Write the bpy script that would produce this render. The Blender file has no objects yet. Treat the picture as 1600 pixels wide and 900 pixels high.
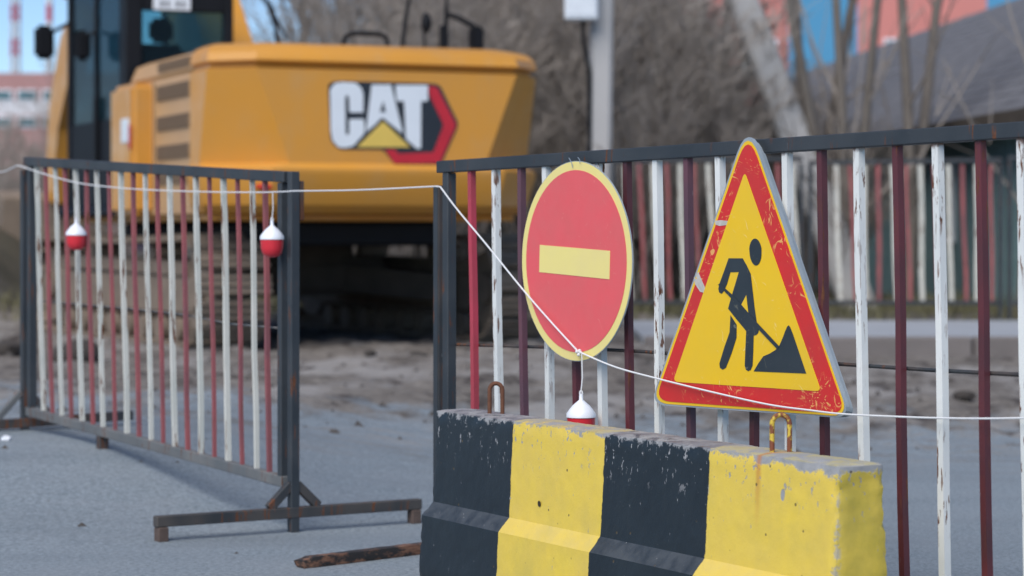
import bpy, bmesh, math, random
import numpy as np
from mathutils import Vector, Matrix, noise
random.seed(7)
R = math.radians
scene = bpy.context.scene
COL = scene.collection

# ------------------------------------------------------------------ camera, world, sun, exposure
EYE = 1.13; FPX = 3778.0; HZ = 365.0          # eye height, focal length and horizon row in 1600x900 photo pixels
cam = bpy.data.cameras.new("camera")
cam.lens = 85; cam.sensor_width = 36; cam.clip_start = 0.1; cam.clip_end = 3000
cam.shift_y = -85.0 / 1600.0
cam.dof.use_dof = True; cam.dof.focus_distance = 6.95; cam.dof.aperture_fstop = 3.1
camo = bpy.data.objects.new("camera", cam); COL.objects.link(camo)
camo.location = (0, 0, EYE); camo.rotation_euler = (R(90), 0, 0)
scene.camera = camo

SUN_ELEV, SUN_AZ = 47.0, 205.0   # azimuth measured clockwise from +Y (view direction): behind the camera, to its left
world = bpy.data.worlds.new("World"); scene.world = world; world.use_nodes = True
wn = world.node_tree; wn.nodes.clear()
sky = wn.nodes.new("ShaderNodeTexSky"); sky.sky_type = 'NISHITA'; sky.sun_disc = False
sky.sun_elevation = R(SUN_ELEV); sky.sun_rotation = R(SUN_AZ)
sky.air_density = 0.7; sky.dust_density = 0.0; sky.ozone_density = 4.5
bg = wn.nodes.new("ShaderNodeBackground"); bg.inputs[1].default_value = 0.055
wo = wn.nodes.new("ShaderNodeOutputWorld")
wn.links.new(sky.outputs[0], bg.inputs[0]); wn.links.new(bg.outputs[0], wo.inputs[0])
sun = bpy.data.lights.new("sun", 'SUN'); sun.energy = 1.5; sun.angle = R(48); sun.color = (1.0, 0.955, 0.90)
suno = bpy.data.objects.new("sun", sun); COL.objects.link(suno)
az = R(SUN_AZ); el = R(SUN_ELEV)
sd = Vector((math.sin(az) * math.cos(el), math.cos(az) * math.cos(el), math.sin(el)))   # towards the sun
suno.rotation_euler = (-sd).to_track_quat('-Z', 'Y').to_euler(); suno.location = sd * 50
scene.view_settings.view_transform = 'Standard'; scene.view_settings.look = 'None'
scene.view_settings.gamma = 1; scene.view_settings.exposure = 1.32
scene.render.engine = 'CYCLES'; scene.cycles.use_denoising = True
scene.cycles.max_bounces = 6; scene.cycles.transparent_max_bounces = 12

# ------------------------------------------------------------------ materials
def lin(r, g, b):
    f = lambda c: (c / 255) / 12.92 if c / 255 <= .04045 else ((c / 255 + .055) / 1.055) ** 2.4
    return (f(r), f(g), f(b), 1)

class NT:
    def __init__(s, name):
        s.m = bpy.data.materials.new(name); s.m.use_nodes = True; s.t = s.m.node_tree
        s.b = s.t.nodes["Principled BSDF"]
    def n(s, kind, **kw):
        nd = s.t.nodes.new(kind)
        for k, v in kw.items(): setattr(nd, k, v)
        return nd
    def link(s, a, b): s.t.links.new(a, b)
    def coord(s, which='Object'):
        return s.n("ShaderNodeTexCoord").outputs[which]
    def pos(s): return s.n("ShaderNodeNewGeometry").outputs['Position']
    def scalev(s, v, sc):
        m = s.n("ShaderNodeMapping"); m.inputs['Scale'].default_value = sc; s.link(v, m.inputs['Vector']); return m.outputs[0]
    def noise(s, v, scale, detail=4, rough=.55, dist=0):
        nd = s.n("ShaderNodeTexNoise"); nd.inputs['Scale'].default_value = scale; nd.inputs['Detail'].default_value = detail
        nd.inputs['Roughness'].default_value = rough; nd.inputs['Distortion'].default_value = dist
        s.link(v, nd.inputs['Vector']); return nd.outputs[0]
    def ramp(s, f, a, b, lo=0., hi=1.):
        nd = s.n("ShaderNodeMapRange"); nd.clamp = True
        nd.inputs[1].default_value = a; nd.inputs[2].default_value = b; nd.inputs[3].default_value = lo; nd.inputs[4].default_value = hi
        s.link(f, nd.inputs[0]); return nd.outputs[0]
    def mix(s, f, a, b):
        nd = s.n("ShaderNodeMix", data_type='RGBA')
        for sock, v in ((nd.inputs[0], f), (nd.inputs[6], a), (nd.inputs[7], b)):
            if isinstance(v, (tuple, float, int)): sock.default_value = v
            else: s.link(v, sock)
        return nd.outputs[2]
    def math(s, op, a, b=0.):
        nd = s.n("ShaderNodeMath", operation=op)
        for i, v in enumerate((a, b)):
            if isinstance(v, (float, int)): nd.inputs[i].default_value = v
            else: s.link(v, nd.inputs[i])
        return nd.outputs[0]
    def sep(s, v):
        nd = s.n("ShaderNodeSeparateXYZ"); s.link(v, nd.inputs[0]); return nd.outputs
    def bump(s, h, strength=.3, dist=.01):
        nd = s.n("ShaderNodeBump"); nd.inputs['Strength'].default_value = strength; nd.inputs['Distance'].default_value = dist
        s.link(h, nd.inputs['Height']); s.link(nd.outputs[0], s.b.inputs['Normal'])
    def out(s, col=None, rough=None, metal=None, spec=None):
        for k, v in (('Base Color', col), ('Roughness', rough), ('Metallic', metal), ('Specular IOR Level', spec)):
            if v is None: continue
            if isinstance(v, (tuple, float, int)): s.b.inputs[k].default_value = v
            else: s.link(v, s.b.inputs[k])
        return s.m

def m_plain(name, col, rough=.6, metal=0., var=.15, scale=8.):
    t = NT(name); n = t.noise(t.coord(), scale)
    d = tuple(c * (1 - var) for c in col[:3]) + (1,); l = tuple(min(1, c * (1 + var)) for c in col[:3]) + (1,)
    return t.out(t.mix(n, d, l), rough, metal)

def m_paint(name, col, rust=.62, rough=.5, col2=None, scratch=True, streak=(60, 60, 6), top=None):
    """old brush paint on steel with chips of rust and pale scratches"""
    t = NT(name); v = t.pos()
    base = t.mix(t.ramp(t.noise(v, 5, 3), .35, .65), col, col2 or tuple(c * .75 for c in col[:3]) + (1,))
    n1 = t.noise(t.scalev(v, streak), 1.0, 5, .6); n2 = t.noise(v, 3.0, 2)
    f = t.math('MULTIPLY', t.ramp(n1, rust - .02, rust + .02), t.ramp(n2, .42, .55))
    if top: f = t.math('MAXIMUM', f, t.math('MULTIPLY', t.ramp(t.math('ADD', t.sep(v)[2], t.math('MULTIPLY', t.noise(v, 55, 4, .7), .05)), top, top + .012), .85))
    rustc = t.mix(t.noise(v, 90, 3), (.035, .014, .009, 1), (.22, .075, .025, 1))
    c = t.mix(f, base, rustc)
    if scratch:
        s = t.ramp(t.noise(t.scalev(v, (150, 150, 22)), 1, 4, .7), .70, .74)
        c = t.mix(t.math('MULTIPLY', s, .5), c, (.35, .36, .36, 1))
    t.bump(t.noise(v, 180, 3), .25, .002)
    return t.out(c, t.mix(f, (rough,) * 3 + (1,), (.9, .9, .9, 1)))

M = {}
M['steel'] = m_paint('dark_painted_steel', (.026, .032, .038, 1), rust=.62, rough=.5, col2=(.042, .047, .052, 1))
M['steel_rusty'] = m_paint('rusty_dark_steel', (.03, .034, .038, 1), rust=.545, rough=.6, col2=(.08, .06, .05, 1))
M['steel_dirty'] = m_paint('dirty_dark_steel', (.028, .032, .036, 1), rust=.60, rough=.7, col2=(.07, .062, .056, 1))
M['block_rust'] = m_plain('dusty_rust', (.10, .07, .058, 1), .95, 0, .4, 40)
M['steel_grey'] = m_paint('dusty_grey_steel', (.11, .12, .125, 1), rust=.58, rough=.7, col2=(.16, .16, .155, 1))
M['bar_white'] = m_paint('white_bar_paint', (.76, .76, .72, 1), rust=.575, rough=.45, col2=(.66, .67, .64, 1), scratch=False, streak=(85, 85, 14), top=1.375)
M['bar_cream'] = m_paint('cream_bar_paint', (.62, .60, .53, 1), rust=.585, rough=.6, col2=(.52, .52, .46, 1), scratch=False)
M['bar_maroon'] = m_paint('maroon_bar_paint', (.125, .024, .029, 1), rust=.61, rough=.45, col2=(.075, .022, .027, 1))
M['bar_purple'] = m_paint('faded_purple_bar_paint', (.13, .05, .065, 1), rust=.7, rough=.5, col2=(.09, .045, .06, 1))
M['bar_red'] = m_paint('bright_red_bar_paint', (.48, .045, .075, 1), rust=.72, rough=.45, col2=(.36, .045, .06, 1))
M['bar_rose'] = m_paint('faded_red_bar_paint', (.33, .088, .088, 1), rust=.63, rough=.6, col2=(.22, .075, .08, 1))
M['rust'] = m_plain('rust', (.13, .055, .03, 1), .9, 0, .5, 60)
M['hook_yellow'] = (lambda t: t.out(t.mix(t.ramp(t.noise(t.pos(), 45, 3), .45, .52), (.62, .44, .05, 1), (.2, .06, .025, 1)), .7))(NT('yellow_painted_rebar'))
M['string'] = m_plain('white_cord', (.72, .72, .72, 1), .8, 0, .1, 300)
M['float_white'] = m_plain('white_plastic', (.78, .80, .84, 1), .35, 0, .04, 20)
M['float_red'] = m_plain('red_plastic', (.66, .03, .045, 1), .3, 0, .08, 20)

def m_scratched(name, col, fade, scr, amount=.0, rough=.35, wear=.55):
    t = NT(name); v = t.pos()
    base = t.mix(t.ramp(t.noise(v, 7, 4), .35, .7), col, fade)
    v2 = t.n("ShaderNodeVectorMath", operation='ADD'); t.link(v, v2.inputs[0])
    nz = t.n("ShaderNodeTexNoise"); nz.inputs['Scale'].default_value = 6; t.link(v, nz.inputs['Vector'])
    sc = t.n("ShaderNodeVectorMath", operation='SCALE'); sc.inputs['Scale'].default_value = .35; t.link(nz.outputs[1], sc.inputs[0]); t.link(sc.outputs[0], v2.inputs[1])
    f = None
    for k, (a, b, c) in enumerate(((260, 60, 18), (30, 60, 240), (150, 60, 150))):
        mp = t.n("ShaderNodeMapping"); mp.inputs['Scale'].default_value = (a, b, c); mp.inputs['Rotation'].default_value = (.3 * k, .55 * k + .4, .2); t.link(v2.outputs[0], mp.inputs['Vector'])
        g = t.ramp(t.noise(mp.outputs[0], .5, 2, .5), wear + .17, wear + .20)
        f = g if f is None else t.math('MAXIMUM', f, g)
    gate = t.ramp(t.noise(v, 9, 3), .44, .60)
    f = t.math('MULTIPLY', t.math('MULTIPLY', f, gate), amount)
    t.bump(t.noise(v, 25, 3), .06, .004)
    return t.out(t.mix(f, base, scr), t.ramp(gate, 0, 1, rough, rough + .15), 0., .5)
M['sg_red'] = m_scratched('warning_sign_red', (.64, .020, .018, 1), (.54, .028, .024, 1), (.80, .42, .12, 1), .9, wear=.475)
M['sg_yellow'] = m_scratched('warning_sign_yellow', (.85, .52, .006, 1), (.80, .50, .02, 1), (.82, .66, .30, 1), .6, wear=.53)
M['sg_black'] = m_scratched('warning_sign_black', (.018, .026, .034, 1), (.028, .037, .045, 1), (.3, .28, .2, 1), .45, wear=.53)
M['sg_grey'] = m_paint('galvanised_sign_back', (.25, .30, .34, 1), rust=.8, rough=.45, col2=(.34, .38, .41, 1))
M['nc_red'] = m_scratched('faded_sign_red', (.80, .105, .115, 1), (.72, .12, .12, 1), (.85, .5, .4, 1), .35, rough=.4, wear=.56)
M['nc_yellow'] = m_scratched('faded_sign_yellow', (.86, .72, .24, 1), (.82, .68, .26, 1), (.8, .72, .5, 1), .3, rough=.4, wear=.56)

# ------------------------------------------------------------------ mesh helpers
def finish(bm, smooth=False, smooth_angle=None):
    bmesh.ops.recalc_face_normals(bm, faces=bm.faces)
    if smooth:
        for f in bm.faces: f.smooth = True
        if smooth_angle:
            for e in bm.edges:
                if len(e.link_faces) == 2 and e.calc_face_angle(0) > R(smooth_angle): e.smooth = False

def rmat(root):
    return Matrix.Translation(root.location) @ root.rotation_euler.to_matrix().to_4x4()

def put(name, bm, mat, parent=None, local=False, smooth=False, sang=35, root=None):
    """link bm as ONE object; verts are world unless local; root = the thing whose frame counts (parent may be a part)"""
    if parent is not None and not local:
        bm.transform(rmat(root or parent).inverted())
    finish(bm, smooth, sang)
    me = bpy.data.meshes.new(name); bm.to_mesh(me); bm.free()
    for m in (mat if isinstance(mat, (list, tuple)) else [mat]): me.materials.append(m)
    o = bpy.data.objects.new(name, me); COL.objects.link(o)
    if parent is not None: o.parent = parent
    return o

def tag(o, label=None, cat=None, group=None, kind=None):
    for k, v in (('label', label), ('category', cat), ('group', group), ('kind', kind)):
        if v: o[k] = v
    return o

def thing(name, loc, label, cat, group=None, rz=0.):
    o = bpy.data.objects.new(name, None); COL.objects.link(o); o.location = loc; o.rotation_euler = (0, 0, rz)
    o.empty_display_size = .1
    return tag(o, label, cat, group)

def center_mesh(name, bm, mat, label=None, cat=None, group=None, kind=None, smooth=False, sang=35):
    """top-level mesh whose origin sits at the base of its bounds"""
    xs = [v.co.x for v in bm.verts]; ys = [v.co.y for v in bm.verts]; zs = [v.co.z for v in bm.verts]
    c = Vector(((min(xs) + max(xs)) / 2, (min(ys) + max(ys)) / 2, min(zs)))
    bm.transform(Matrix.Translation(-c)); o = put(name, bm, mat, smooth=smooth, sang=sang); o.location = c
    return tag(o, label, cat, group, kind)

def add_box(bm, x0, x1, y0, y1, z0, z1, bev=0., mi=0, seg=1):
    vs = [bm.verts.new((x, y, z)) for x in (x0, x1) for y in (y0, y1) for z in (z0, z1)]
    fs = [bm.faces.new([vs[i] for i in q]) for q in ((0, 1, 3, 2), (4, 6, 7, 5), (0, 4, 5, 1), (2, 3, 7, 6), (0, 2, 6, 4), (1, 5, 7, 3))]
    for f in fs: f.material_index = mi
    if bev:
        es = list({e for f in fs for e in f.edges})
        bmesh.ops.bevel(bm, geom=es, offset=bev, segments=seg, affect='EDGES')
    return vs

def add_beam(bm, p0, p1, w, h, up=(0, 0, 1), bev=.003, mi=0):
    p0 = Vector(p0); p1 = Vector(p1); d = (p1 - p0); L = d.length; d.normalize()
    u = Vector(up); s = d.cross(u).normalized(); u = s.cross(d).normalized()
    b2 = bmesh.new(); add_box(b2, 0, L, -w / 2, w / 2, -h / 2, h / 2, bev)
    mat = Matrix((( d.x, s.x, u.x, p0.x), (d.y, s.y, u.y, p0.y), (d.z, s.z, u.z, p0.z), (0, 0, 0, 1)))
    b2.transform(mat); join(bm, b2, mi)

def join(bm, b2, mi=0):
    vm = [bm.verts.new(v.co) for v in b2.verts]; b2.verts.index_update()
    for f in b2.faces:
        try:
            nf = bm.faces.new([vm[v.index] for v in f.verts]); nf.material_index = mi; nf.smooth = f.smooth
        except ValueError: pass
    b2.free()

def add_tube(bm, pts, rad, n=6, square=False, cap=True, mi=0, frame_up=None, rot=0.):
    pts = [Vector(p) for p in pts]; rings = []
    up = Vector(frame_up) if frame_up else None
    for i, p in enumerate(pts):
        d = (pts[min(i + 1, len(pts) - 1)] - pts[max(i - 1, 0)]).normalized()
        if up is None:
            up = Vector((0, 0, 1)) if abs(d.z) < .9 else Vector((1, 0, 0))
        s = d.cross(up).normalized(); u = s.cross(d).normalized()
        if not frame_up: up = u
        r = rad[i] if isinstance(rad, (list, tuple)) else rad
        rings.append([bm.verts.new(p + (s * math.cos(a) + u * math.sin(a)) * r) for a in [rot + 2 * math.pi * k / n for k in range(n)]])
    for a, b in zip(rings, rings[1:]):
        for k in range(n):
            f = bm.faces.new((a[k], a[(k + 1) % n], b[(k + 1) % n], b[k])); f.material_index = mi
    if cap:
        for r_, rev in ((rings[0], True), (rings[-1], False)):
            f = bm.faces.new(list(reversed(r_)) if rev else r_); f.material_index = mi
    return rings

def add_lathe(bm, prof, c, n=20, mi=0):
    c = Vector(c); rings = []
    for r, z in prof:
        rings.append([bm.verts.new(c + Vector((r * math.cos(2 * math.pi * k / n), r * math.sin(2 * math.pi * k / n), z))) for k in range(n)])
    for a, b in zip(rings, rings[1:]):
        for k in range(n): bm.faces.new((a[k], a[(k + 1) % n], b[(k + 1) % n], b[k])).material_index = mi
    bm.faces.new(rings[-1]).material_index = mi; bm.faces.new(list(reversed(rings[0]))).material_index = mi

def add_prism(bm, front, back, mi=0):
    a = [bm.verts.new(p) for p in front]; b = [bm.verts.new(p) for p in back]; n = len(a)
    bm.faces.new(a).material_index = mi; bm.faces.new(list(reversed(b))).material_index = mi
    for k in range(n): bm.faces.new((a[k], b[k], b[(k + 1) % n], a[(k + 1) % n])).material_index = mi

def round_poly(pts, r, n=6):
    out = []; N = len(pts)
    for i in range(N):
        p = Vector(pts[i]); a = Vector(pts[i - 1]); b = Vector(pts[(i + 1) % N])
        da = (a - p); db = (b - p); t = min(r[i] if isinstance(r, (list, tuple)) else r, da.length * .45, db.length * .45)
        pa = p + da.normalized() * t; pb = p + db.normalized() * t
        for k in range(n + 1):
            u = k / n; out.append(tuple(pa * (1 - u) ** 2 + p * 2 * u * (1 - u) + pb * u * u))
    return out

def at(px, py, d):  # a point of the place seen at photo pixel (px,py) at depth d
    return Vector(((px - 800) / FPX * d, d, EYE - (py - HZ) / FPX * d))

class VPlane:
    """vertical plane through p0 (x,y) along u (x,y): converts photo positions into metres along it"""
    def __init__(s, p0, p1, off=0.):
        s.p0 = Vector(p0); d = Vector(p1) - s.p0; s.L = d.length; s.u = d.normalized()
        s.n = Vector((s.u.y, -s.u.x))
        if s.n.y > 0: s.n = -s.n            # towards the camera
    def s_of(s, px, off=0.):
        q = s.p0 + s.n * off; rx = (px - 800) / FPX
        return (rx * q.y - q.x) / (s.u.x - rx * s.u.y)
    def P(s, sv, z, off=0.):
        q = s.p0 + s.u * sv + s.n * off; return Vector((q.x, q.y, z))
    def hit(s, px, py, off=0.):
        sv = s.s_of(px, off); q = s.p0 + s.u * sv + s.n * off
        return Vector((q.x, q.y, EYE - (py - HZ) / FPX * q.y))

def sm(a, b, x):
    t = max(0., min(1., (x - a) / (b - a))); return t * t * (3 - 2 * t)

# ------------------------------------------------------------------ ground
LF = VPlane((-2.317, 11.55), (-.851, 9.19))     # left barrier fence, far end to near end
RF = VPlane((-.242, 8.32), (1.275, 6.02))       # right barrier fence, far end to near end
KX, KY0, KY1, KZ = 1.2, 22.0, 26.3, .19

def gz(x, y):
    t = (Vector((x, y)) - Vector((-.851, 9.19))).dot(-LF.u)
    z = .19 * sm(-.2, 2.3, t) * (1 - sm(-1.8, .3, x)) * (1 - sm(13.5, 17, y))
    z += .12 * sm(12.5, 17.5, y) * (1 - sm(.8, 2.2, x)) * (1 - sm(26, 30, y))
    z += .15 * sm(26.0, 27.5, y)
    dirt = sm(11.5, 14, y)
    if y < 60 and abs(x) < 30:
        n1 = noise.noise(Vector((x * .9, y * .55, 3))); n2 = noise.noise(Vector((x * 3.1, y * 1.8, 9))); n3 = noise.noise(Vector((x * 8, y * 5, 1)))
        clear = 1 - .8 * sm(1.0, 1.3, x) * sm(21.3, 21.8, y) * (1 - sm(26.4, 27, y))
        z += dirt * clear * (n1 * .035 + abs(n2) * .065 + n3 * .035 + max(0, noise.noise(Vector((x * .5, y * 1.9, 7)))) * .06) + (1 - dirt) * .004 * n1
        z += sm(-5.6, -7.2, x) * sm(24, 27, y) * (1 - sm(34, 40, y)) * (1.1 + n1 * .6)     # earth heap at the far left
    return z

def axis(parts):
    out = []
    for a, b, st in parts: out += list(np.arange(a, b, st))
    return out + [parts[-1][1]]
gx = axis([(-900, -100, 80), (-100, -20, 8), (-20, -6, .5), (-6, 7, .1), (7, 20, .5), (20, 100, 8), (100, 900, 80)])
gy = axis([(-60, 0, 10), (0, 6, .75), (6, 28, .1), (28, 45, .4), (45, 100, 3), (100, 1500, 100)])
gv = [(x, y, gz(x, y)) for y in gy for x in gx]; nx = len(gx)
gf = [(j * nx + i, j * nx + i + 1, (j + 1) * nx + i + 1, (j + 1) * nx + i) for j in range(len(gy) - 1) for i in range(nx - 1)]
me = bpy.data.meshes.new('ground'); me.from_pydata(gv, [], gf)
for p in me.polygons: p.use_smooth = True
t = NT('asphalt_and_mud'); v = t.pos(); X, Y, Z = t.sep(v)
fine = t.noise(v, 52, 5, .85); mid = t.noise(v, 3, 5, .6); spk = t.noise(v, 130, 3, .7)
asp = t.mix(t.ramp(fine, .36, .64), (.095, .118, .135, 1), (.32, .37, .40, 1))
asp = t.mix(t.ramp(mid, .3, .75, 0, .45), asp, (.26, .28, .30, 1))
asp = t.mix(t.math('MULTIPLY', t.ramp(spk, .62, .70), .8), asp, (.52, .55, .57, 1))
dn = t.noise(t.scalev(v, (1.3, .8, 1)), 1.6, 6, .65)
mud = t.mix(t.ramp(dn, .32, .68), (.080, .068, .058, 1), (.185, .165, .145, 1))
mud = t.mix(t.ramp(t.noise(v, 14, 5, .7), .45, .75), mud, (.26, .235, .205, 1))
mud = t.mix(t.ramp(t.noise(t.scalev(v, (.5, .25, .5)), 2.2, 5, .6), .48, .60, 0, .8), mud, (.29, .275, .26, 1))
mud = t.mix(t.ramp(t.noise(t.scalev(v, (1, .6, 1)), 3.2, 4, .6), .55, .66), mud, (.055, .045, .04, 1))
edge = t.math('ADD', Y, t.math('MULTIPLY', t.math('SUBTRACT', t.noise(t.scalev(v, (1.1, .7, 1)), 1.3, 6, .7), .5), 11))
df = t.ramp(edge, 12.9, 14.6)
thin = t.math('MULTIPLY', t.ramp(t.noise(t.scalev(v, (1.5, 4, 1)), 1.7, 5, .75), .50, .60), t.ramp(Y, 10.8, 12.6))
df2 = t.math('MAXIMUM', df, t.math('MULTIPLY', thin, .75))
far = t.ramp(Y, 27, 30)
asp = t.mix(t.ramp(t.noise(t.scalev(v, (.35, 1.6, 1)), 1.1, 5, .65), .45, .72, 0, .35), asp, (.12, .14, .155, 1))
c = t.mix(df2, asp, mud); c = t.mix(far, c, t.mix(t.noise(v, 2, 4), (.05, .05, .035, 1), (.12, .10, .07, 1)))
hb = t.math('ADD', t.math('MULTIPLY', fine, .4), t.math('MULTIPLY', t.noise(v, 30, 4, .7), df2))
t.bump(hb, .6, .006)
gm = t.out(c, t.mix(df2, (.75,) * 3 + (1,), (.95,) * 3 + (1,)), 0., .35)
me.materials.append(gm)
go = bpy.data.objects.new('ground', me); COL.objects.link(go); tag(go, kind='structure')

# pavement with kerb stones, far side of the road
mk = m_plain('kerb_concrete', (.17, .15, .14, 1), .9, 0, .3, 3)
mk2 = m_plain('pavement_asphalt', (.33, .35, .38, 1), .9, 0, .2, 2)
bm = bmesh.new(); add_box(bm, KX, 30, KY0 + .2, KY1, -.2, KZ - .004)
pv = put('pavement', bm, mk2); tag(pv, kind='structure')
bm = bmesh.new(); add_box(bm, -.49, .49, -.09, .09, -.25, KZ, .015)
ks = put('kerb_stone', bm, mk, pv, local=True); ks.location = (KX + .5, KY0 + .1, 0)
for k in range(1, 14):
    c_ = ks.copy(); COL.objects.link(c_); c_.parent = pv
    c_.location = (KX + .5 + k, KY0 + .1 + random.uniform(-.01, .01), random.uniform(-.012, .008)); c_.rotation_euler = (0, 0, random.uniform(-.01, .01))

# ------------------------------------------------------------------ barrier fences
def bent_bar(P, s0, s1, z0, z1, w, off=0., jitter=.004):
    bm = bmesh.new(); pts = []
    ph = random.uniform(0, 6)
    for k in range(6):
        q = k / 5; s = s0 + (s1 - s0) * q + (math.sin(ph + q * 5) * jitter if 0 < k < 5 else 0)
        pts.append(P.P(s, z0 + (z1 - z0) * q, off + (random.uniform(-1, 1) * jitter * .5 if 0 < k < 5 else 0)))
    n = P.n; add_tube(bm, pts, w * .7071, 4, frame_up=(n.x, n.y, 0), rot=math.pi / 4)
    return bm

# ---- left fence
def zl(s, rel):   # panel leans up towards its far end: rel 0 = bottom rail centre, 1 = top rail centre
    q = s / LF.L
    zb = .285 * (1 - q) + .185 * q; zt = 1.475 * (1 - q) + 1.345 * q
    return zb + (zt - zb) * rel
b0 = LF.P(LF.L, 0)
lf = thing('barrier_fence', (b0.x, b0.y, 0), 'left steel barrier fence of cream and faded red bars, standing before the excavator', 'fence')
def lfp(name, bm, mat, **k): return put(name, bm, mat, lf, **k)
bm = bmesh.new(); add_beam(bm, LF.P(0, zl(0, 1)), LF.P(LF.L, zl(LF.L, 1)), .04, .042); lfp('top_rail', bm, M['steel'])
bm = bmesh.new(); add_beam(bm, LF.P(.03, zl(.03, 0)), LF.P(LF.L - .02, zl(LF.L - .02, 0)), .04, .042); lfp('bottom_rail', bm, M['steel_grey'])
sN = LF.s_of(443); sF = LF.s_of(50)
for s_, n_ in ((sN, 1), (sF, 0)):
    bm = bmesh.new(); add_beam(bm, LF.P(s_, zl(s_, 0) - .02), LF.P(s_, zl(s_, 1) - .022), .038, .034, up=(LF.u.x, LF.u.y, 0)); lfp('end_post', bm, M['steel'])
px_bars = [57, 71, 86, 101, 118, 135, 151, 170, 189, 208, 227, 246, 265, 285, 306, 327, 349, 371, 394, 414]
rusty_tops = 0
for k, px in enumerate(px_bars):
    st = LF.s_of(px); sb = LF.s_of(px + 4 + (8 - px * .012))
    white = k % 2 == 0
    mat = M['bar_cream'] if white else M['bar_rose']
    o = lfp('white_bar' if white else 'red_bar', bent_bar(LF, sb, st, zl(st, 0) + .018, zl(st, 1) - .02, (.018 if white else .0155) * random.uniform(.9, 1.12), .0), mat)
# thin wire along the panel
bm = bmesh.new(); add_tube(bm, [LF.hit(x, y, -.03) for x, y in ((60, 470), (200, 482), (290, 492), (360, 506), (440, 513))], .004, 5); lfp('wire', bm, M['steel_grey'])
# near stand
pn = LF.P(LF.L + .045, 0); ex = Vector((-LF.n.x, -LF.n.y, 0))      # away from camera, across the fence
if ex.x < 0: ex = -ex
bm = bmesh.new(); add_beam(bm, pn + Vector((0, 0, .0)), pn + Vector((0, 0, 1.365)), .036, .036, up=(ex.x, ex.y, 0)); lfp('support_post', bm, M['steel'])
bm = bmesh.new(); add_beam(bm, pn + ex * .03 + Vector((0, 0, 1.18)), pn + ex * .03 + Vector((0, 0, 1.33)), .024, .02, up=(ex.x, ex.y, 0)); lfp('hinge_plate', bm, M['steel_rusty'])
za = .075
bm = bmesh.new(); add_beam(bm, pn - ex * .565 + Vector((0, 0, za)), pn + ex * .55 + Vector((0, 0, za)), .04, .04); lfp('foot_beam', bm, M['steel_dirty'])
for sgn, l_ in ((-1, .54), (1, .525)):
    q = pn + ex * sgn * l_; bm = bmesh.new(); add_beam(bm, q + Vector((0, 0, 0)), q + Vector((0, 0, za - .021)), .045, .04, up=(ex.x, ex.y, 0)); lfp('foot_block', bm, M['block_rust'])
for sgn in (-1, 1):
    bm = bmesh.new(); a = pn + Vector((0, 0, za + .02)); b = a + ex * sgn * .115; c_ = a + Vector((0, 0, .092)) + ex * sgn * .012
    a2 = a + ex * sgn * .017; tt = LF.u * .012; tv = Vector((tt.x, tt.y, 0))
    add_beam(bm, b + Vector((0, 0, .0)) - ex * sgn * .012, c_ + Vector((0, 0, -.006)), .03, .034); lfp('brace', bm, M['steel_dirty'])
# far stand
pf = LF.P(-.03, 0); gzf = gz(pf.x, pf.y)
bm = bmesh.new(); add_beam(bm, pf + Vector((0, 0, gzf)), pf + Vector((0, 0, 1.435)), .036, .036, up=(ex.x, ex.y, 0)); lfp('support_post', bm, M['steel'])
bm = bmesh.new(); add_beam(bm, pf - ex * .55 + Vector((0, 0, gzf + .02)), pf + ex * .55 + Vector((0, 0, gzf + .05)), .045, .045); lfp('foot_beam', bm, M['steel_rusty'])
for sgn in (-1, 1):
    bm = bmesh.new(); a = pf + Vector((0, 0, gzf + .055)); b = a + ex * sgn * .14; c_ = a + Vector((0, 0, .13)) + ex * sgn * .017
    a2 = a + ex * sgn * .017
    add_beam(bm, b, c_, .028, .03); lfp('brace', bm, M['steel_grey'])
sS = LF.s_of(160); q = LF.P(sS, 0)
bm = bmesh.new(); add_beam(bm, q + Vector((0, 0, gz(q.x, q.y) - .005)), q + Vector((0, 0, zl(sS, 0) - .02)), .04, .045, up=(ex.x, ex.y, 0)); lfp('stub_foot', bm, M['steel_rusty'])

# ---- right fence
ZT = EYE - (261 - HZ) / FPX * 8.32; ZT2 = EYE - (203 - HZ) / FPX * 6.02
def zr(s): return ZT + (ZT2 - ZT) * s / RF.L          # top rail centre
RL = RF.L + .28
b0 = RF.P(0, 0)
rf = thing('barrier_fence', (b0.x, b0.y, 0), 'right steel barrier fence of white and maroon bars, behind the striped concrete block', 'fence')
def rfp(name, bm, mat, **k): return put(name, bm, mat, rf, **k)
bm = bmesh.new(); add_beam(bm, RF.P(-.005, zr(0)), RF.P(RL, zr(RL)), .04, .041); rfp('top_rail', bm, M['steel'])
bm = bmesh.new(); add_beam(bm, RF.P(.02, .17), RF.P(RL - .02, .17), .04, .041); rfp('bottom_rail', bm, M['steel_grey'])
s1 = RF.s_of(702)
for s_ in (s1, RL - .03):
    bm = bmesh.new(); add_beam(bm, RF.P(s_, .15), RF.P(s_, zr(s_) - .0215), .036, .036, up=(RF.u.x, RF.u.y, 0)); rfp('end_post', bm, M['steel'])
s2 = RF.s_of(681); ex2 = Vector((-RF.n.x, -RF.n.y, 0))
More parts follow.
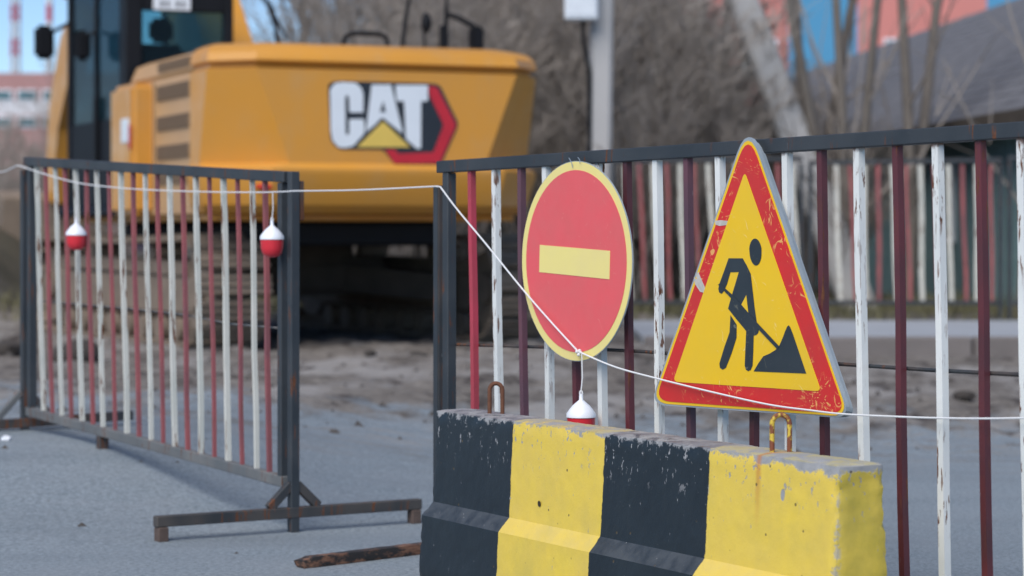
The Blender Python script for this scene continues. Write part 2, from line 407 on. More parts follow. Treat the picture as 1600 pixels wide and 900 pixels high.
for s_, zt in ((s2, EYE - (290 - HZ) / FPX * 8.36), (RL + .04, 1.3)):
    q = RF.P(s_, 0)
    # angle-section support post: two flanges
    bm = bmesh.new(); add_beam(bm, q, q + Vector((0, 0, zt)), .028, .005, up=(RF.n.x, RF.n.y, 0), bev=.001)
    add_beam(bm, q + RF.u.to_3d() * .0165 + Vector((0, 0, 0)) + ex2 * .014, q + RF.u.to_3d() * .0165 + ex2 * .014 + Vector((0, 0, zt)), .005, .028, up=(RF.n.x, RF.n.y, 0), bev=.001, mi=1)
    rfp('support_post', bm, [M['steel'], M['steel_rusty']])
    bm = bmesh.new(); add_beam(bm, q + ex2 * -.0 + Vector((0, 0, .03)), q + ex2 * .55 + Vector((0, 0, .03)), .045, .045); rfp('foot_beam', bm, M['steel_rusty'])
bars = [(737, 'r'), (775, 'w'), (815, 'p'), (854, 'w'), (896, 'm'), (937, 'w'), (980, 'm'), (1027, 'w'), (1075, 'p'), (1125, 'w'), (1174, 'm'), (1230, 'w'),
        (1284, 'm'), (1342, 'w'), (1402, 'm'), (1465, 'w'), (1532, 'p'), (1598, 'w'), (1668, 'm')]
matb = {'w': 'bar_white', 'm': 'bar_maroon', 'p': 'bar_purple', 'r': 'bar_red'}
for k, (px, kc) in enumerate(bars):
    st = RF.s_of(px); lean = RF.s_of(px + (7 if px < 1300 else 12)) - st
    if kc == 'p' and px > 1500: kc2 = 'bar_maroon'
    else: kc2 = matb[kc]
    o = rfp('white_bar' if kc == 'w' else 'red_bar', bent_bar(RF, st + lean, st, .19, zr(st) - .02, .0225 if kc == 'w' else .0205, 0, .003), M[kc2])
    if kc == 'r': o['label'] = 'brightest red bar, next to the end post'
bm = bmesh.new(); add_tube(bm, [RF.hit(x, y, -.022) for x, y in ((706, 538), (800, 541), (900, 544), (1000, 549), (1150, 560), (1300, 568), (1450, 578), (1600, 586), (1640, 589))], .006, 6); rfp('rusty_rod', bm, M['steel_rusty'])

# ------------------------------------------------------------------ signs
def sign_layer(name, pxpoly, off, th, mat, root, P=RF, parent=None):
    bm = bmesh.new(); f = [P.hit(x, y, off) for x, y in pxpoly]
    n = Vector((P.n.x, P.n.y, 0)); add_prism(bm, f, [p - n * th for p in f])
    return put(name, bm, mat, parent or root, root=root)

TRI = [(1168.8, 189), (1016, 632), (1329, 654)]
cen = Vector((1170, 510))
def scl(poly, k, c=cen, dx=0, dy=0): return [tuple(c + (Vector(p) - c) * k + Vector((dx, dy))) for p in poly]
q = RF.hit(1170, 650, .06)
ws = thing('warning_sign', tuple(q), 'triangular red and yellow road works sign with a digging man, on the barrier fence', 'road sign')
sign_layer('metal_back', round_poly(scl(TRI, 1.0), [54, 26, 28]), .050, .012, M['sg_grey'], ws)
# folded rim behind the plate, a little smaller
sign_layer('rim', round_poly(scl(TRI, .978, dx=4, dy=3), [46, 22, 24]), .0375, .021, M['sg_grey'], ws)
sign_layer('yellow_border', round_poly(scl(TRI, .981), [52, 27, 29]), .0512, .0008, M['sg_yellow'], ws)
sign_layer('red_border', round_poly(scl(TRI, .951), [44, 24, 26]), .0524, .0008, M['sg_red'], ws)
yf = sign_layer('yellow_field', round_poly([(1163.5, 268), (1051.5, 596.5), (1283, 611.5)], 9), .0536, .0008, M['sg_yellow'], ws)
def z5(pts): return [(1100 + x / 3.46, 340 + y / 3.46) for x, y in pts]
head = z5([(278 + 34 * math.cos(a) * (1 if math.sin(a) < 0 else .95) + 3 * math.sin(a), 186 + 73 * math.sin(a)) for a in [2 * math.pi * k / 24 for k in range(24)]])
sign_layer('head_symbol', head, .0548, .0008, M['sg_black'], ws)
body = z5([(133, 220), (208, 220), (230, 258), (252, 305), (262, 390), (272, 480), (285, 570), (297, 600), (292, 625), (280, 635), (268, 637), (266, 720), (262, 800), (252, 824), (238, 830), (226, 822), (220, 800),
           (224, 700), (228, 613), (180, 555), (130, 492), (150, 420), (170, 355), (188, 294), (142, 295), (124, 360), (106, 398), (95, 412), (82, 405), (77, 385), (86, 350), (108, 290)])
sign_layer('figure_symbol', body, .0548, .0008, M['sg_black'], ws)
sign_layer('arm_gap', z5([(228, 420), (202, 470), (239, 516)]), .0556, .0006, M['sg_yellow'], ws)
sign_layer('leg_symbol', z5([(143, 528), (176, 580), (175, 650), (150, 730), (118, 812), (100, 822), (86, 812), (83, 788), (110, 700), (138, 620)]), .0548, .0008, M['sg_black'], ws)
sign_layer('shovel_symbol', z5([(75, 362), (84, 356), (160, 424), (290, 572), (406, 696), (396, 712), (280, 590), (150, 440)]), .0560, .0006, M['sg_black'], ws)
sign_layer('heap_symbol', z5([(268, 831), (292, 790), (320, 750), (355, 735), (385, 716), (408, 690), (425, 650), (440, 610), (450, 588), (457, 582), (465, 592), (480, 630), (552, 843)]), .0548, .0008, M['sg_black'], ws)
mwear = m_plain('bare_scuffed_metal', (.50, .47, .42, 1), .7, 0, .35, 60)
for poly in ([(1113, 344), (1122, 343), (1139, 345), (1137, 350), (1120, 352), (1114, 350)], [(1083, 428), (1087, 424), (1092, 436), (1099, 452), (1097, 460), (1088, 447)], [(1080, 432), (1085, 436), (1094, 456), (1090, 455), (1082, 443)]):
    sign_layer('scuff', [(x + 4, y + 1) for x, y in poly], .0534, .0006, mwear, ws)

q = RF.hit(901, 560, .05)
ns = thing('no_entry_sign', tuple(q), 'round faded red no entry sign with pale yellow bar and rim, wired to the fence', 'road sign')
cc = RF.hit(898.5, 408, .055); rad = .311
def disc(name, r, off, th, mat, seg=72):
    bm = bmesh.new(); ra = Matrix.Rotation(R(-1.5), 3, 'Z'); u3 = ra @ RF.u.to_3d(); n3 = ra @ RF.n.to_3d(); c0 = cc + n3 * (off)
    tl = R(2)
    f = [c0 + u3 * (r * math.cos(a)) + Vector((0, 0, 1)) * (r * math.sin(a)) for a in [2 * math.pi * k / seg for k in range(seg)]]
    add_prism(bm, f, [p - n3 * th for p in f]); return put(name, bm, mat, ns)
disc('metal_back', rad + .002, -.001, .004, M['sg_grey'])
disc('yellow_rim', rad, .0, .0008, M['nc_yellow'])
disc('red_face', rad * .915, .0012, .0008, M['nc_red'])
bm = bmesh.new(); ra = Matrix.Rotation(R(-1.5), 3, 'Z'); u3 = ra @ RF.u.to_3d(); n3 = ra @ RF.n.to_3d(); c0 = cc + n3 * .0024
rl = R(-2.4); f = [c0 + u3 * (a * math.cos(rl) - b * math.sin(rl)) + Vector((0, 0, a * math.sin(rl) + b * math.cos(rl))) for a, b in ((-.203, .0415), (.196, .0415), (.196, -.0455), (-.203, -.0455))]
add_prism(bm, f, [p - n3 * .0008 for p in f]); put('yellow_bar', bm, M['nc_yellow'], ns)
for pts in ([(889, 247, .03), (892, 252, .05), (893.5, 256, .062), (895, 262, .06)], [(903, 246, .03), (906, 250, .05), (906, 255, .062)]):
    bm = bmesh.new(); add_tube(bm, [RF.hit(x, y, o_) for x, y, o_ in pts], .0013, 5); put('tie_wire', bm, M['sg_grey'], ns)

# ------------------------------------------------------------------ string and floats
def smooth_path(pts, sub=8):
    out = []
    for i in range(len(pts) - 1):
        p0 = pts[max(i - 1, 0)]; p1 = pts[i]; p2 = pts[i + 1]; p3 = pts[min(i + 2, len(pts) - 1)]
        for k in range(sub):
            t = k / sub
            out.append(.5 * ((2 * p1) + (p2 - p0) * t + (2 * p0 - 5 * p1 + 4 * p2 - p3) * t * t + (3 * p1 - p0 - 3 * p2 + p3) * t ** 3))
    return out + [pts[-1]]
sp = [at(-60, 273, 12.4), at(0, 269, 11.9)]
sp += [LF.hit(x, y, o_) for x, y, o_ in ((20, 262, .035), (30, 259, .04), (60, 269, .035), (118, 285, .03), (180, 293, .03), (240, 297, .03), (330, 300, .03), (400, 300.5, .03), (430, 300, .035), (452, 299, .045))]
pA = LF.hit(455, 298.5, .045)
sp2 = [RF.hit(x, y, o_) for x, y, o_ in ((674, 291.5, .02), (681, 291.5, .035), (688, 292, .04))]
mid = (pA + sp2[0]) / 2 - Vector((0, 0, .004))
seg1 = smooth_path(sp) + smooth_path([pA, mid] + sp2, 6)
sp3 = [sp2[-1]] + [RF.hit(x, y, o_) for x, y, o_ in ((715, 328, .05), (760, 382, .045), (815, 450, .06), (860, 502, .068), (903, 549, .068))]
sp4 = [RF.hit(x, y, o_) for x, y, o_ in ((903, 549, .068), (960, 573, .068), (1025, 591, .068), (1110, 612, .066), (1200, 632, .066), (1265, 641, .066), (1318, 647, .066), (1400, 651, .05), (1460, 653, .04), (1530, 654, .04), (1600, 653, .04), (1660, 650, .04))]
bm = bmesh.new(); add_tube(bm, seg1[:-1] + smooth_path(sp3) , .0028, 6); add_tube(bm, smooth_path(sp4), .0028, 6)
kn = RF.hit(904, 551, .069)
for k in range(5):
    a = random.uniform(0, 6); bmesh.ops.create_icosphere(bm, subdivisions=1, radius=.0065, matrix=Matrix.Translation(kn + Vector((math.cos(a) * .006, 0, math.sin(a) * .006))))
center_mesh('cord', bm, M['string'], 'white cord strung along both fences and knotted at the round sign', 'cord', smooth=True)

def float_(px, ptop, pbody, pbot, P, off, label):
    """signal float: white cone cap over red cup, hanging on its own cord. ptop cord start, pbody cap apex, pbot bottom (photo rows)"""
    a = P.hit(px, pbody, off); b = P.hit(px, pbot, off); H = a.z - b.z; r = .0445
    t = thing('signal_float', (a.x, a.y, b.z), label, 'signal float', 'red and white signal floats hung on the cord')
    c0 = Vector((a.x, a.y, b.z)); h = .128
    bm = bmesh.new(); add_lathe(bm, [(.006, h + .012), (.0065, h - .006), (.013, h - .012), (.025, h - .022), (.036, h - .035), (r + .001, h - .048), (r + .002, h - .060), (r - .001, h - .0615)][::-1], c0, 28); put('white_cap', bm, M['float_white'], t, smooth=True, sang=50)
    bm = bmesh.new(); add_lathe(bm, [(.012, 0), (.026, .004), (.037, .015), (r - .002, .034), (r - .0005, .066)], c0, 28); put('red_cup', bm, M['float_red'], t, smooth=True, sang=50)
    bm = bmesh.new()
    pts = [c0 + Vector((.004 * math.cos(x), 0.0, h + .014 + .008 * math.sin(x))) * 1 for x in [k * math.pi / 4 for k in range(9)]]
    add_tube(bm, pts, .0028, 5, cap=False)
    add_tube(bm, [c0 + Vector((0, 0, h + .020)), (P.hit(px, (ptop + pbody) / 2, off) + Vector((.004, 0, 0))), P.hit(px + 1, ptop, off)], .0022, 5)
    put('hanging_cord', bm, M['string'], t, smooth=True)
float_(119, 286, 347, 391, LF, .05, 'red and white signal float hanging before the far end of the left fence')
float_(425, 301, 352, 402, LF, .06, "red and white signal float hanging beside the left fence's near post")
float_(908, 551, 628, 686, RF, .07, 'red and white signal float hanging under the round sign, partly behind the concrete block')

# ------------------------------------------------------------------ concrete barrier
BP = VPlane((-.248, 7.80), (.80, 5.93)); BL = BP.L
front = [(.0, .562), (.002, .50), (.006, .42), (.010, .34), (.0145, .268), (.0525, .226), (.057, .14), (.062, .06), (.060, .03), (.045, .0)]
W = .145
prof = [(t_, z_) for t_, z_ in front][::-1] + [(-W * .33, .564), (-W * .66, .564)] + [(-W - t_, z_) for t_, z_ in front]
def resample(pr, st):
    out = []
    for a, b in zip(pr, pr[1:]):
        n_ = max(1, int(math.dist(a, b) / st))
        for k in range(n_): out.append((a[0] + (b[0] - a[0]) * k / n_, a[1] + (b[1] - a[1]) * k / n_))
    return out + [pr[-1]]
pr = resample(prof, .014)
ns_ = 170; bm = bmesh.new(); rings = []
ctr = Vector((-W / 2, .28))
def chip(sv, tv, z):
    """how far the surface is eaten in at arrises"""
    n1 = noise.noise(Vector((sv * 9, tv * 9 + 3, z * 9))); n2 = noise.noise(Vector((sv * 33, tv * 33, z * 33))); n3 = noise.noise(Vector((sv * 90, tv * 90, z * 90)))
    return n1, n2, n3
for i in range(ns_ + 1):
    q = i / ns_; s_ = BL * q; ring = []
    e = min(s_, BL - s_)
    for (tv, z) in pr:
        n1, n2, n3 = chip(s_, tv, z)
        d_top = max(0, 1 - abs(.563 - z) / .03) * max(0, 1 - min(abs(tv), abs(tv + W)) / .03)
        d_end = max(0, 1 - e / .022)
        near = 1.0 if s_ > BL / 2 else .5
        eat = .0012 * n3 + .0012 * n2 + d_top * (.003 + .009 * max(0, n1 + .25 * n2)) + d_end * near * (.005 + .020 * max(0, n2 + .6 * n1)) * (1 if z > .02 else 0)
        eat += .0045 * max(0, 1 - e / .06) * abs(noise.noise(Vector((s_ * 45, tv * 45, z * 28)))) * (1 if s_ > BL / 2 else .4)
        cvec = Vector((tv, z)) - Vector((-W / 2, min(z, .5)))
        dvec = cvec.normalized() if cvec.length > 1e-6 else Vector((0, 1))
        t2 = tv - dvec.x * eat; z2 = z - dvec.y * eat
        so = s_
        if i in (0, ns_): so = s_ + (-1 if i else 1) * (.003 + .014 * max(0, n2 + n1))
        p = BP.P(so, z2, t2); ring.append(bm.verts.new(p))
    rings.append(ring)
for a, b in zip(rings, rings[1:]):
    for k in range(len(pr) - 1): bm.faces.new((a[k], a[k + 1], b[k + 1], b[k]))
    bm.faces.new((a[-1], a[0], b[0], b[-1]))
# end caps: a grid across each end, subdivided with roughness
def cap(ring, sgn, s_):
    m = len(pr); half = m // 2; prev = None; K = 10
    rows = []
    for k in range(half):
        a = ring[k]; b = ring[m - 1 - k]; row = [a]
        for j in range(1, K):
            co = a.co.lerp(b.co, j / K)
            n2 = noise.noise(co * 30); n1 = noise.noise(co * 8)
            co = co + BP.u.to_3d() * sgn * (.004 + .0018 * n2 + .002 * n1); row.append(bm.verts.new(co))
        row.append(b); rows.append(row)
    for r0, r1 in zip(rows, rows[1:]):
        for j in range(K):
            vs = [r0[j], r0[j + 1], r1[j + 1], r1[j]]; vs = list(dict.fromkeys(vs))
            if len(vs) > 2:
                try: bm.faces.new(vs)
                except ValueError: pass
    mid = ring[half - 0: m - half]
    last = rows[-1]; vs = list(dict.fromkeys([last[-1]] + list(reversed(last[:-1])) + [v for v in ring[half:m - half]]))
    try: bm.faces.new(vs)
    except ValueError: pass
cap(rings[0], -1, 0); cap(rings[-1], 1, BL)
t = NT('striped_concrete_paint'); v = t.coord('Object'); v0 = t.pos()
X, Y, Z = t.sep(v)
# s along the block; object space has local x along the block, local y towards the camera
edgeN = t.math('MULTIPLY', t.math('SUBTRACT', t.noise(v, 14, 4, .7), .5), .022)
xs = t.math('ADD', X, edgeN)
S1, S2, S3 = [BP.s_of(p_) for p_ in (802, 945, 1109)]
st1 = t.ramp(xs, S1 - .0015, S1 + .0015); st2 = t.ramp(xs, S2 - .0015, S2 + .0015); st3 = t.ramp(xs, S3 - .0015, S3 + .0015)
yel = t.math('ADD', t.math('SUBTRACT', st1, st2), st3)
yc = t.mix(t.ramp(t.noise(v, 6, 5, .6), .3, .7), (.80, .575, .065, 1), (.71, .51, .09, 1))
yc = t.mix(t.ramp(t.noise(v, 2.3, 5, .7), .52, .75, 0, .5), yc, (.46, .38, .09, 1))
bc = t.mix(t.ramp(t.noise(v, 5, 4), .3, .7), (.007, .0125, .018, 1), (.013, .020, .026, 1))
c = t.mix(yel, bc, yc)
conc = t.mix(t.noise(v, 40, 5, .7), (.20, .20, .205, 1), (.42, .42, .42, 1))
# end face turned from the light: its shade mixed into the paint as olive
endf = t.ramp(X, BL - .02, BL + .0)
c = t.mix(t.math('MULTIPLY', endf, t.ramp(t.noise(v, 7, 4, .6), .35, .65, .25, .75)), c, (.36, .30, .045, 1))
# chipped paint: top face, upper arris, the near corner, random scuffs
zed = t.math('ADD', Z, t.math('MULTIPLY', t.math('SUBTRACT', t.noise(v, 16, 5, .75), .5), .10))
topf = t.ramp(t.math('ADD', zed, t.ramp(X, BL * .72, BL * .98, 0., .02)), .551, .559)
grad = t.ramp(X, 0, BL, .0, 1.)
sc1 = t.math('MULTIPLY', t.ramp(t.noise(t.scalev(v, (1, 1, .55)), 46, 4, .7), .615, .63), t.ramp(t.math('ADD', Z, t.math('MULTIPLY', t.noise(v, 6, 3), .12)), .47, .56))
sc2 = t.math('MAXIMUM', t.ramp(t.noise(t.scalev(v, (95, 95, 20)), 1., 4, .7), .685, .70), t.ramp(t.noise(t.scalev(v, (12, 12, 110)), 1., 3, .6), .75, .76))
sc3 = t.ramp(t.noise(v, 11, 3, .5), .735, .75)
cx = t.math('ADD', t.math('ABSOLUTE', t.math('SUBTRACT', X, BL - .004)), t.math('MULTIPLY', t.math('SUBTRACT', t.noise(v, 30, 4, .7), .5), .09))
corner = t.math('MULTIPLY', t.math('MULTIPLY', t.ramp(cx, .004, -.004), .7), t.ramp(Y, .012, .002))
spv = t.n('ShaderNodeVectorMath', operation='DISTANCE'); t.link(t.scalev(v, (1.6, 0, 1)), spv.inputs[0]); spv.inputs[1].default_value = (1.6 * BP.s_of(1225), 0, EYE - (773 - HZ) / FPX * BP.P(BP.s_of(1225), 0).y)
spall = t.ramp(t.math('ADD', spv.outputs['Value'], t.math('MULTIPLY', t.noise(v, 60, 3), .012)), .0225, .0205)
bare = t.math('MAXIMUM', t.math('MAXIMUM', topf, spall), t.math('MAXIMUM', sc1, t.math('MAXIMUM', sc2, t.math('MAXIMUM', sc3, corner))))
c = t.mix(bare, c, conc)
topy = t.math('MULTIPLY', t.math('MULTIPLY', t.ramp(Z, .556, .560), t.ramp(t.noise(v, 12, 5, .7), .42, .55)), .75)
c = t.mix(topy, c, t.mix(yel, (.14, .13, .15, 1), (.50, .42, .16, 1)))
gn = t.sep(t.n('ShaderNodeNewGeometry').outputs['Normal'])[2]
c = t.mix(t.math('MULTIPLY', t.ramp(gn, .25, .7), t.ramp(t.noise(v, 20, 4), .3, .6, .05, .16)), c, (.36, .37, .37, 1))
# rust run under the near hook
HS = BP.s_of(1186)
rr = t.math('MULTIPLY', t.ramp(t.math('ABSOLUTE', t.math('SUBTRACT', xs, HS)), .016, .003), t.ramp(Z, .36, .56))
c = t.mix(t.math('MULTIPLY', rr, .75), c, (.50, .17, .03, 1))
# pits
vor = t.n("ShaderNodeTexVoronoi"); vor.inputs['Scale'].default_value = 17; t.link(v, vor.inputs['Vector'])
pit = t.math('MULTIPLY', t.ramp(vor.outputs['Distance'], .085, .055), t.ramp(t.noise(v, 5, 2), .47, .5))
c = t.mix(t.math('MULTIPLY', pit, .85), c, (.10, .07, .03, 1))
h = t.math('SUBTRACT', t.math('MULTIPLY', t.noise(v, 55, 5, .7), .5), t.math('MULTIPLY', t.math('ADD', bare, pit), .45))
t.bump(h, .5, .004)
cm = t.out(c, t.mix(bare, (.42,) * 3 + (1,), (.9,) * 3 + (1,)), 0, .5)
root_loc = Vector((BP.p0.x, BP.p0.y, 0)); rzB = math.atan2(BP.u.y, BP.u.x)
cb = thing('concrete_barrier', tuple(root_loc), 'low concrete barrier block striped black and worn yellow', 'barrier', rz=rzB)
cbb = put('concrete_body', bm, cm, cb, smooth=True, sang=27)
def hook(px, yt, wpx, mat, lean=0):
    s_ = BP.s_of(px, -W / 2); c0 = BP.P(s_, .55, -W * .5)
    hgt = EYE - (yt - HZ) / FPX * c0.y - .55; u3 = BP.u.to_3d(); n3 = BP.n.to_3d()
    hw = wpx / 2 / FPX * c0.y / .55
    d3 = (u3 * .55 - n3 * .83) ; d3.normalize()
    hw = wpx / 2 / FPX * c0.y / abs(d3.x)
    pts = []
    for k in range(17):
        a = math.pi * k / 16
        pts.append(c0 + d3 * (-math.cos(a) * hw) + Vector((0, 0, hgt - hw * 1.1 + math.sin(a) * hw * 1.1)) + u3 * lean * math.sin(a))
    pts = [pts[0] - Vector((0, 0, hgt - hw * 1.1 + .03))] + pts + [pts[-1] - Vector((0, 0, hgt - hw * 1.1 + .03))]
    bm = bmesh.new(); add_tube(bm, pts, .0068, 8); put('lifting_hook', bm, mat, cb, smooth=True, sang=60)
hook(775, 599, 20, M['rust']); hook(1220, 648, 27, M['hook_yellow'])
# small form-tie holes
for px, py in ((843, 787),):
    p = BP.hit(px, py, .0125); bm = bmesh.new(); bmesh.ops.create_circle(bm, cap_ends=True, radius=.009, segments=14)
    bm.transform(Matrix.Translation(p + BP.n.to_3d() * .0015) @ BP.n.to_3d().to_track_quat('Z', 'Y').to_matrix().to_4x4()); put('tie_hole', bm, m_plain('hole_dark', (.03, .022, .012, 1), .95, 0, .5, 200), cb)

# ------------------------------------------------------------------ broken foot beam and litter on the asphalt
pl0 = at(468, 893, 8.17); pl1 = at(690, 868, 8.62)
bm = bmesh.new(); d_ = (pl1 - pl0).to_2d().normalized(); nrm = Vector((-d_.y, d_.x)); Lb = (pl1 - pl0).to_2d().length
NS = 26; rings = []
for i in range(NS + 1):
    q = i / NS; s_ = q * Lb
    fray = .02 * max(0, 1 - s_ / .05)
    ring = []
    for (a_, z_) in ((-.03, 0), (.03, 0), (.032, .016), (.030, .034), (0, .037), (-.028, .036), (-.032, .018)):
        n_ = noise.noise(Vector((s_ * 25, a_ * 60, z_ * 60)))
        so = s_ + (random.uniform(-.02, .02) if i == 0 else 0)
        p = Vector((pl0.x, pl0.y)) + d_ * so + nrm * (a_ * (1 + .05 * n_) * (1 - fray * 12)); ring.append(bm.verts.new((p.x, p.y, max(.001, z_ * (1 + .06 * n_) - fray * .5))))
    rings.append(ring)
for a, b in zip(rings, rings[1:]):
    for k in range(7): bm.faces.new((a[k], a[(k + 1) % 7], b[(k + 1) % 7], b[k]))
bm.faces.new(rings[0]); bm.faces.new(rings[-1][::-1])
t = NT('charred_wood'); v = t.pos(); g_ = t.noise(t.scalev(v, (8, 8, 60)), 3, 5, .7)
c = t.mix(t.ramp(g_, .35, .7), (.11, .05, .03, 1), (.27, .14, .085, 1)); c = t.mix(t.ramp(t.noise(t.scalev(v, (1, 1, 2)), 9, 5, .7), .47, .55), c, (.022, .02, .02, 1))
t.bump(g_, .6, .004)
center_mesh('wooden_plank', bm, t.out(c, .85), 'splintered brown and black timber lying on the asphalt beside the concrete block', 'plank', smooth=True, sang=40)

def lump(r, seed, squash=.6, jag=.35, sub=2):
    bm = bmesh.new(); bmesh.ops.create_icosphere(bm, subdivisions=sub, radius=1)
    for v_ in bm.verts:
        n_ = noise.noise(v_.co * 1.3 + Vector((seed, seed * 2, 0))) + .4 * noise.noise(v_.co * 3.3 + Vector((seed, 0, 5)))
        v_.co *= 1 + jag * n_; v_.co.z *= squash; v_.co *= r
    return bm
mclod = m_plain('dark_mud_clod', (.05, .042, .036, 1), .95, 0, .5, 30)
mstone = m_plain('grey_stone', (.22, .20, .18, 1), .9, 0, .4, 20)
for px, py, r_, lab, mm in ((652, 577, .085, 'dark clod of mud on the dirt right of the tracks', mclod), (578, 574, .05, 'small dark clod below the middle of the excavator', mclod),
                            (118, 580, .22, 'dark earth lump behind the far bars of the left fence', mclod), (1506, 627, .07, 'dark stone on the dirt behind the right end of the right fence', mclod),
                            (15, 574, .15, 'dark lump of earth at the left edge of the photo', mclod), (1030, 548, .06, 'dark lump at the foot of the kerb by the round sign', mclod)):
    d = EYE * FPX / (py - HZ + 8) if py > 565 else 21.0
    p = at(px, py, d); p.z = gz(p.x, p.y)
    bm = lump(r_, px); o = put('clod', bm, mm, smooth=True, sang=60); o.location = (p.x, p.y, p.z + r_ * .25); tag(o, lab, 'clod')
bm = lump(.022, 4, .6, .6); o = put('paper_scrap', bm, M['float_white']); p = at(11, 706, 11.0); o.location = (p.x, p.y, gz(p.x, p.y) + .01); tag(o, 'small crumpled white scrap on the asphalt at the left edge', 'scrap')
# gravel and small crumbs: nobody could count them
vs = []; fs = []
for k in range(1500):
    y = random.uniform(9, 24) if random.random() < .9 else random.uniform(6.5, 10)
    x = random.uniform(-.24, .24) * y
    if y < 12.2 and random.random() < .86: continue
    if x > 1.1 and y > 21.8: continue
    r_ = random.choice((.006, .01, .014, .02, .035)) * random.uniform(.6, 1.2) * (.55 if y < 12 else 1); z = gz(x, y); b_ = len(vs)
    for dx, dy, dz in ((1, 0, 0), (-.4, .9, 0), (-.6, -.8, 0), (.1, .1, .9), (.5, .6, .5)):
        vs.append((x + dx * r_ * random.uniform(.7, 1.2), y + dy * r_ * random.uniform(.7, 1.2), z + dz * r_ * random.uniform(.7, 1.1) - .002))
    fs += [(b_, b_ + 4, b_ + 3), (b_ + 1, b_ + 3, b_ + 4), (b_ + 1, b_ + 2, b_ + 3), (b_ + 2, b_, b_ + 3), (b_, b_ + 1, b_ + 4)]
me = bpy.data.meshes.new('gravel'); me.from_pydata(vs, [], fs); me.materials.append(m_plain('mud_crumbs', (.085, .075, .068, 1), .95, 0, .6, 3))
o = bpy.data.objects.new('gravel', me); COL.objects.link(o); tag(o, 'loose crumbs of mud and gravel on the road', 'gravel', kind='stuff')

# ------------------------------------------------------------------ excavator
TH = 23.0
EX = thing('excavator', (-2.288, 23.41, .12), 'large yellow tracked excavator seen from behind, its counterweight marked CAT', 'excavator', rz=R(TH))
Minv = rmat(EX).inverted()
def ep(name, bm, mat, parent=None, **k): return put(name, bm, mat, parent or EX, local=True, **k)
def eloc(px, py, d): return Minv @ at(px, py, d)
def rear_local(px, py, yl=-3.2):
    """local x,z on the vertical plane y=yl of the machine"""
    o = Minv @ Vector((0, 0, EYE)); p = Minv @ at(px, py, 20.0); d = p - o; k = (yl - o.y) / d.y; return o + d * k
t = NT('yellow_machine_paint'); v = t.coord()
c = t.mix(t.ramp(t.noise(v, 1.2, 4, .6), .35, .7), (.64, .285, .036, 1), (.58, .275, .055, 1))
c = t.mix(t.ramp(t.noise(t.scalev(v, (2, 2, 1)), 2.0, 6, .7), .5, .8, 0, .45), c, (.50, .31, .14, 1))
MY = t.out(c, t.ramp(t.noise(v, 3, 3), .3, .7, .28, .5), 0, .5)
MB = m_plain('black_machine_paint', (.008, .009, .012, 1), .6, 0, .3, 4); MB.node_tree.nodes['Principled BSDF'].inputs['Specular IOR Level'].default_value = .2
MDK = m_plain('dark_undercarriage', (.07, .055, .042, 1), .9, 0, .5, 4)
MTR = m_plain('muddy_track_steel', (.205, .16, .12, 1), .85, 0, .45, 5)
MVENT = m_plain('vent_mesh_brown', (.27, .18, .11, 1), .8, 0, .2, 30)
MDUST = m_plain('dusty_panel_paint', (.50, .30, .14, 1), .5, 0, .12, 3)
MREDL = m_plain('red_lamp', (.60, .012, .02, 1), .25, 0, .1, 5)
MCHR = m_plain('bright_steel', (.55, .55, .56, 1), .3, .8, .1, 5)
def glass(name, tint):
  t = NT(name); t.b.inputs['Base Color'].default_value = (.02, .035, .05, 1); t.b.inputs['Roughness'].default_value = .04
  tr = t.n("ShaderNodeBsdfTransparent"); tr.inputs[0].default_value = tint
  mx = t.n("ShaderNodeMixShader"); fr = t.n("ShaderNodeFresnel"); fr.inputs[0].default_value = 1.9
  t.link(t.ramp(fr.outputs[0], 0, .8, .08, .6), mx.inputs[0]); t.link(tr.outputs[0], mx.inputs[1]); t.link(t.b.outputs[0], mx.inputs[2])
  t.link(mx.outputs[0], [n for n in t.t.nodes if n.type == 'OUTPUT_MATERIAL'][0].inputs[0])
  return t.m
MG = glass('cab_glass', (.72, .88, .90, 1)); MGD = glass('dark_cab_glass', (.30, .42, .46, 1))

def loft(levels, capends=True):
    bm = bmesh.new(); rings = [[bm.verts.new((x, y, z)) for x, y in pts] for z, pts in levels]
    for a, b in zip(rings, rings[1:]):
        n = len(a)
        for k in range(n): bm.faces.new((a[k], a[(k + 1) % n], b[(k + 1) % n], b[k]))
    bm.faces.new(list(reversed(rings[0]))); bm.faces.new(rings[-1]); return bm
def cwplan(xs_, xc, yr, yc, yf=-2.35):
    return [(-xs_, yf), (-xs_, yc), (-xc, yr), (xc, yr), (xs_, yc), (xs_, yf)]
bm = loft([(1.18, cwplan(1.44, .98, -3.02, -2.60)), (1.25, cwplan(1.49, 1.02, -3.13, -2.68)), (1.50, cwplan(1.53, 1.04, -3.25, -2.78)), (1.55, cwplan(1.53, 1.04, -3.25, -2.78)), (1.60, cwplan(1.5, .88, -3.2, -2.64)),
           (2.38, cwplan(1.5, 1.17, -3.2, -2.86)), (2.40, cwplan(1.46, 1.16, -3.13, -2.82)), (2.43, cwplan(1.46, 1.16, -3.14, -2.82)), (2.45, cwplan(1.50, 1.18, -3.22, -2.88)), (2.52, cwplan(1.49, 1.16, -3.19, -2.86)),
           (2.58, cwplan(1.45, 1.10, -3.12, -2.80)), (2.61, cwplan(1.38, 1.02, -3.02, -2.72))])
bmesh.ops.bevel(bm, geom=[e for e in bm.edges if len(e.link_faces) == 2 and e.calc_face_angle(0) > R(18)], offset=.03, segments=3, affect='EDGES')
cw = ep('counterweight', bm, MY, smooth=True, sang=30)
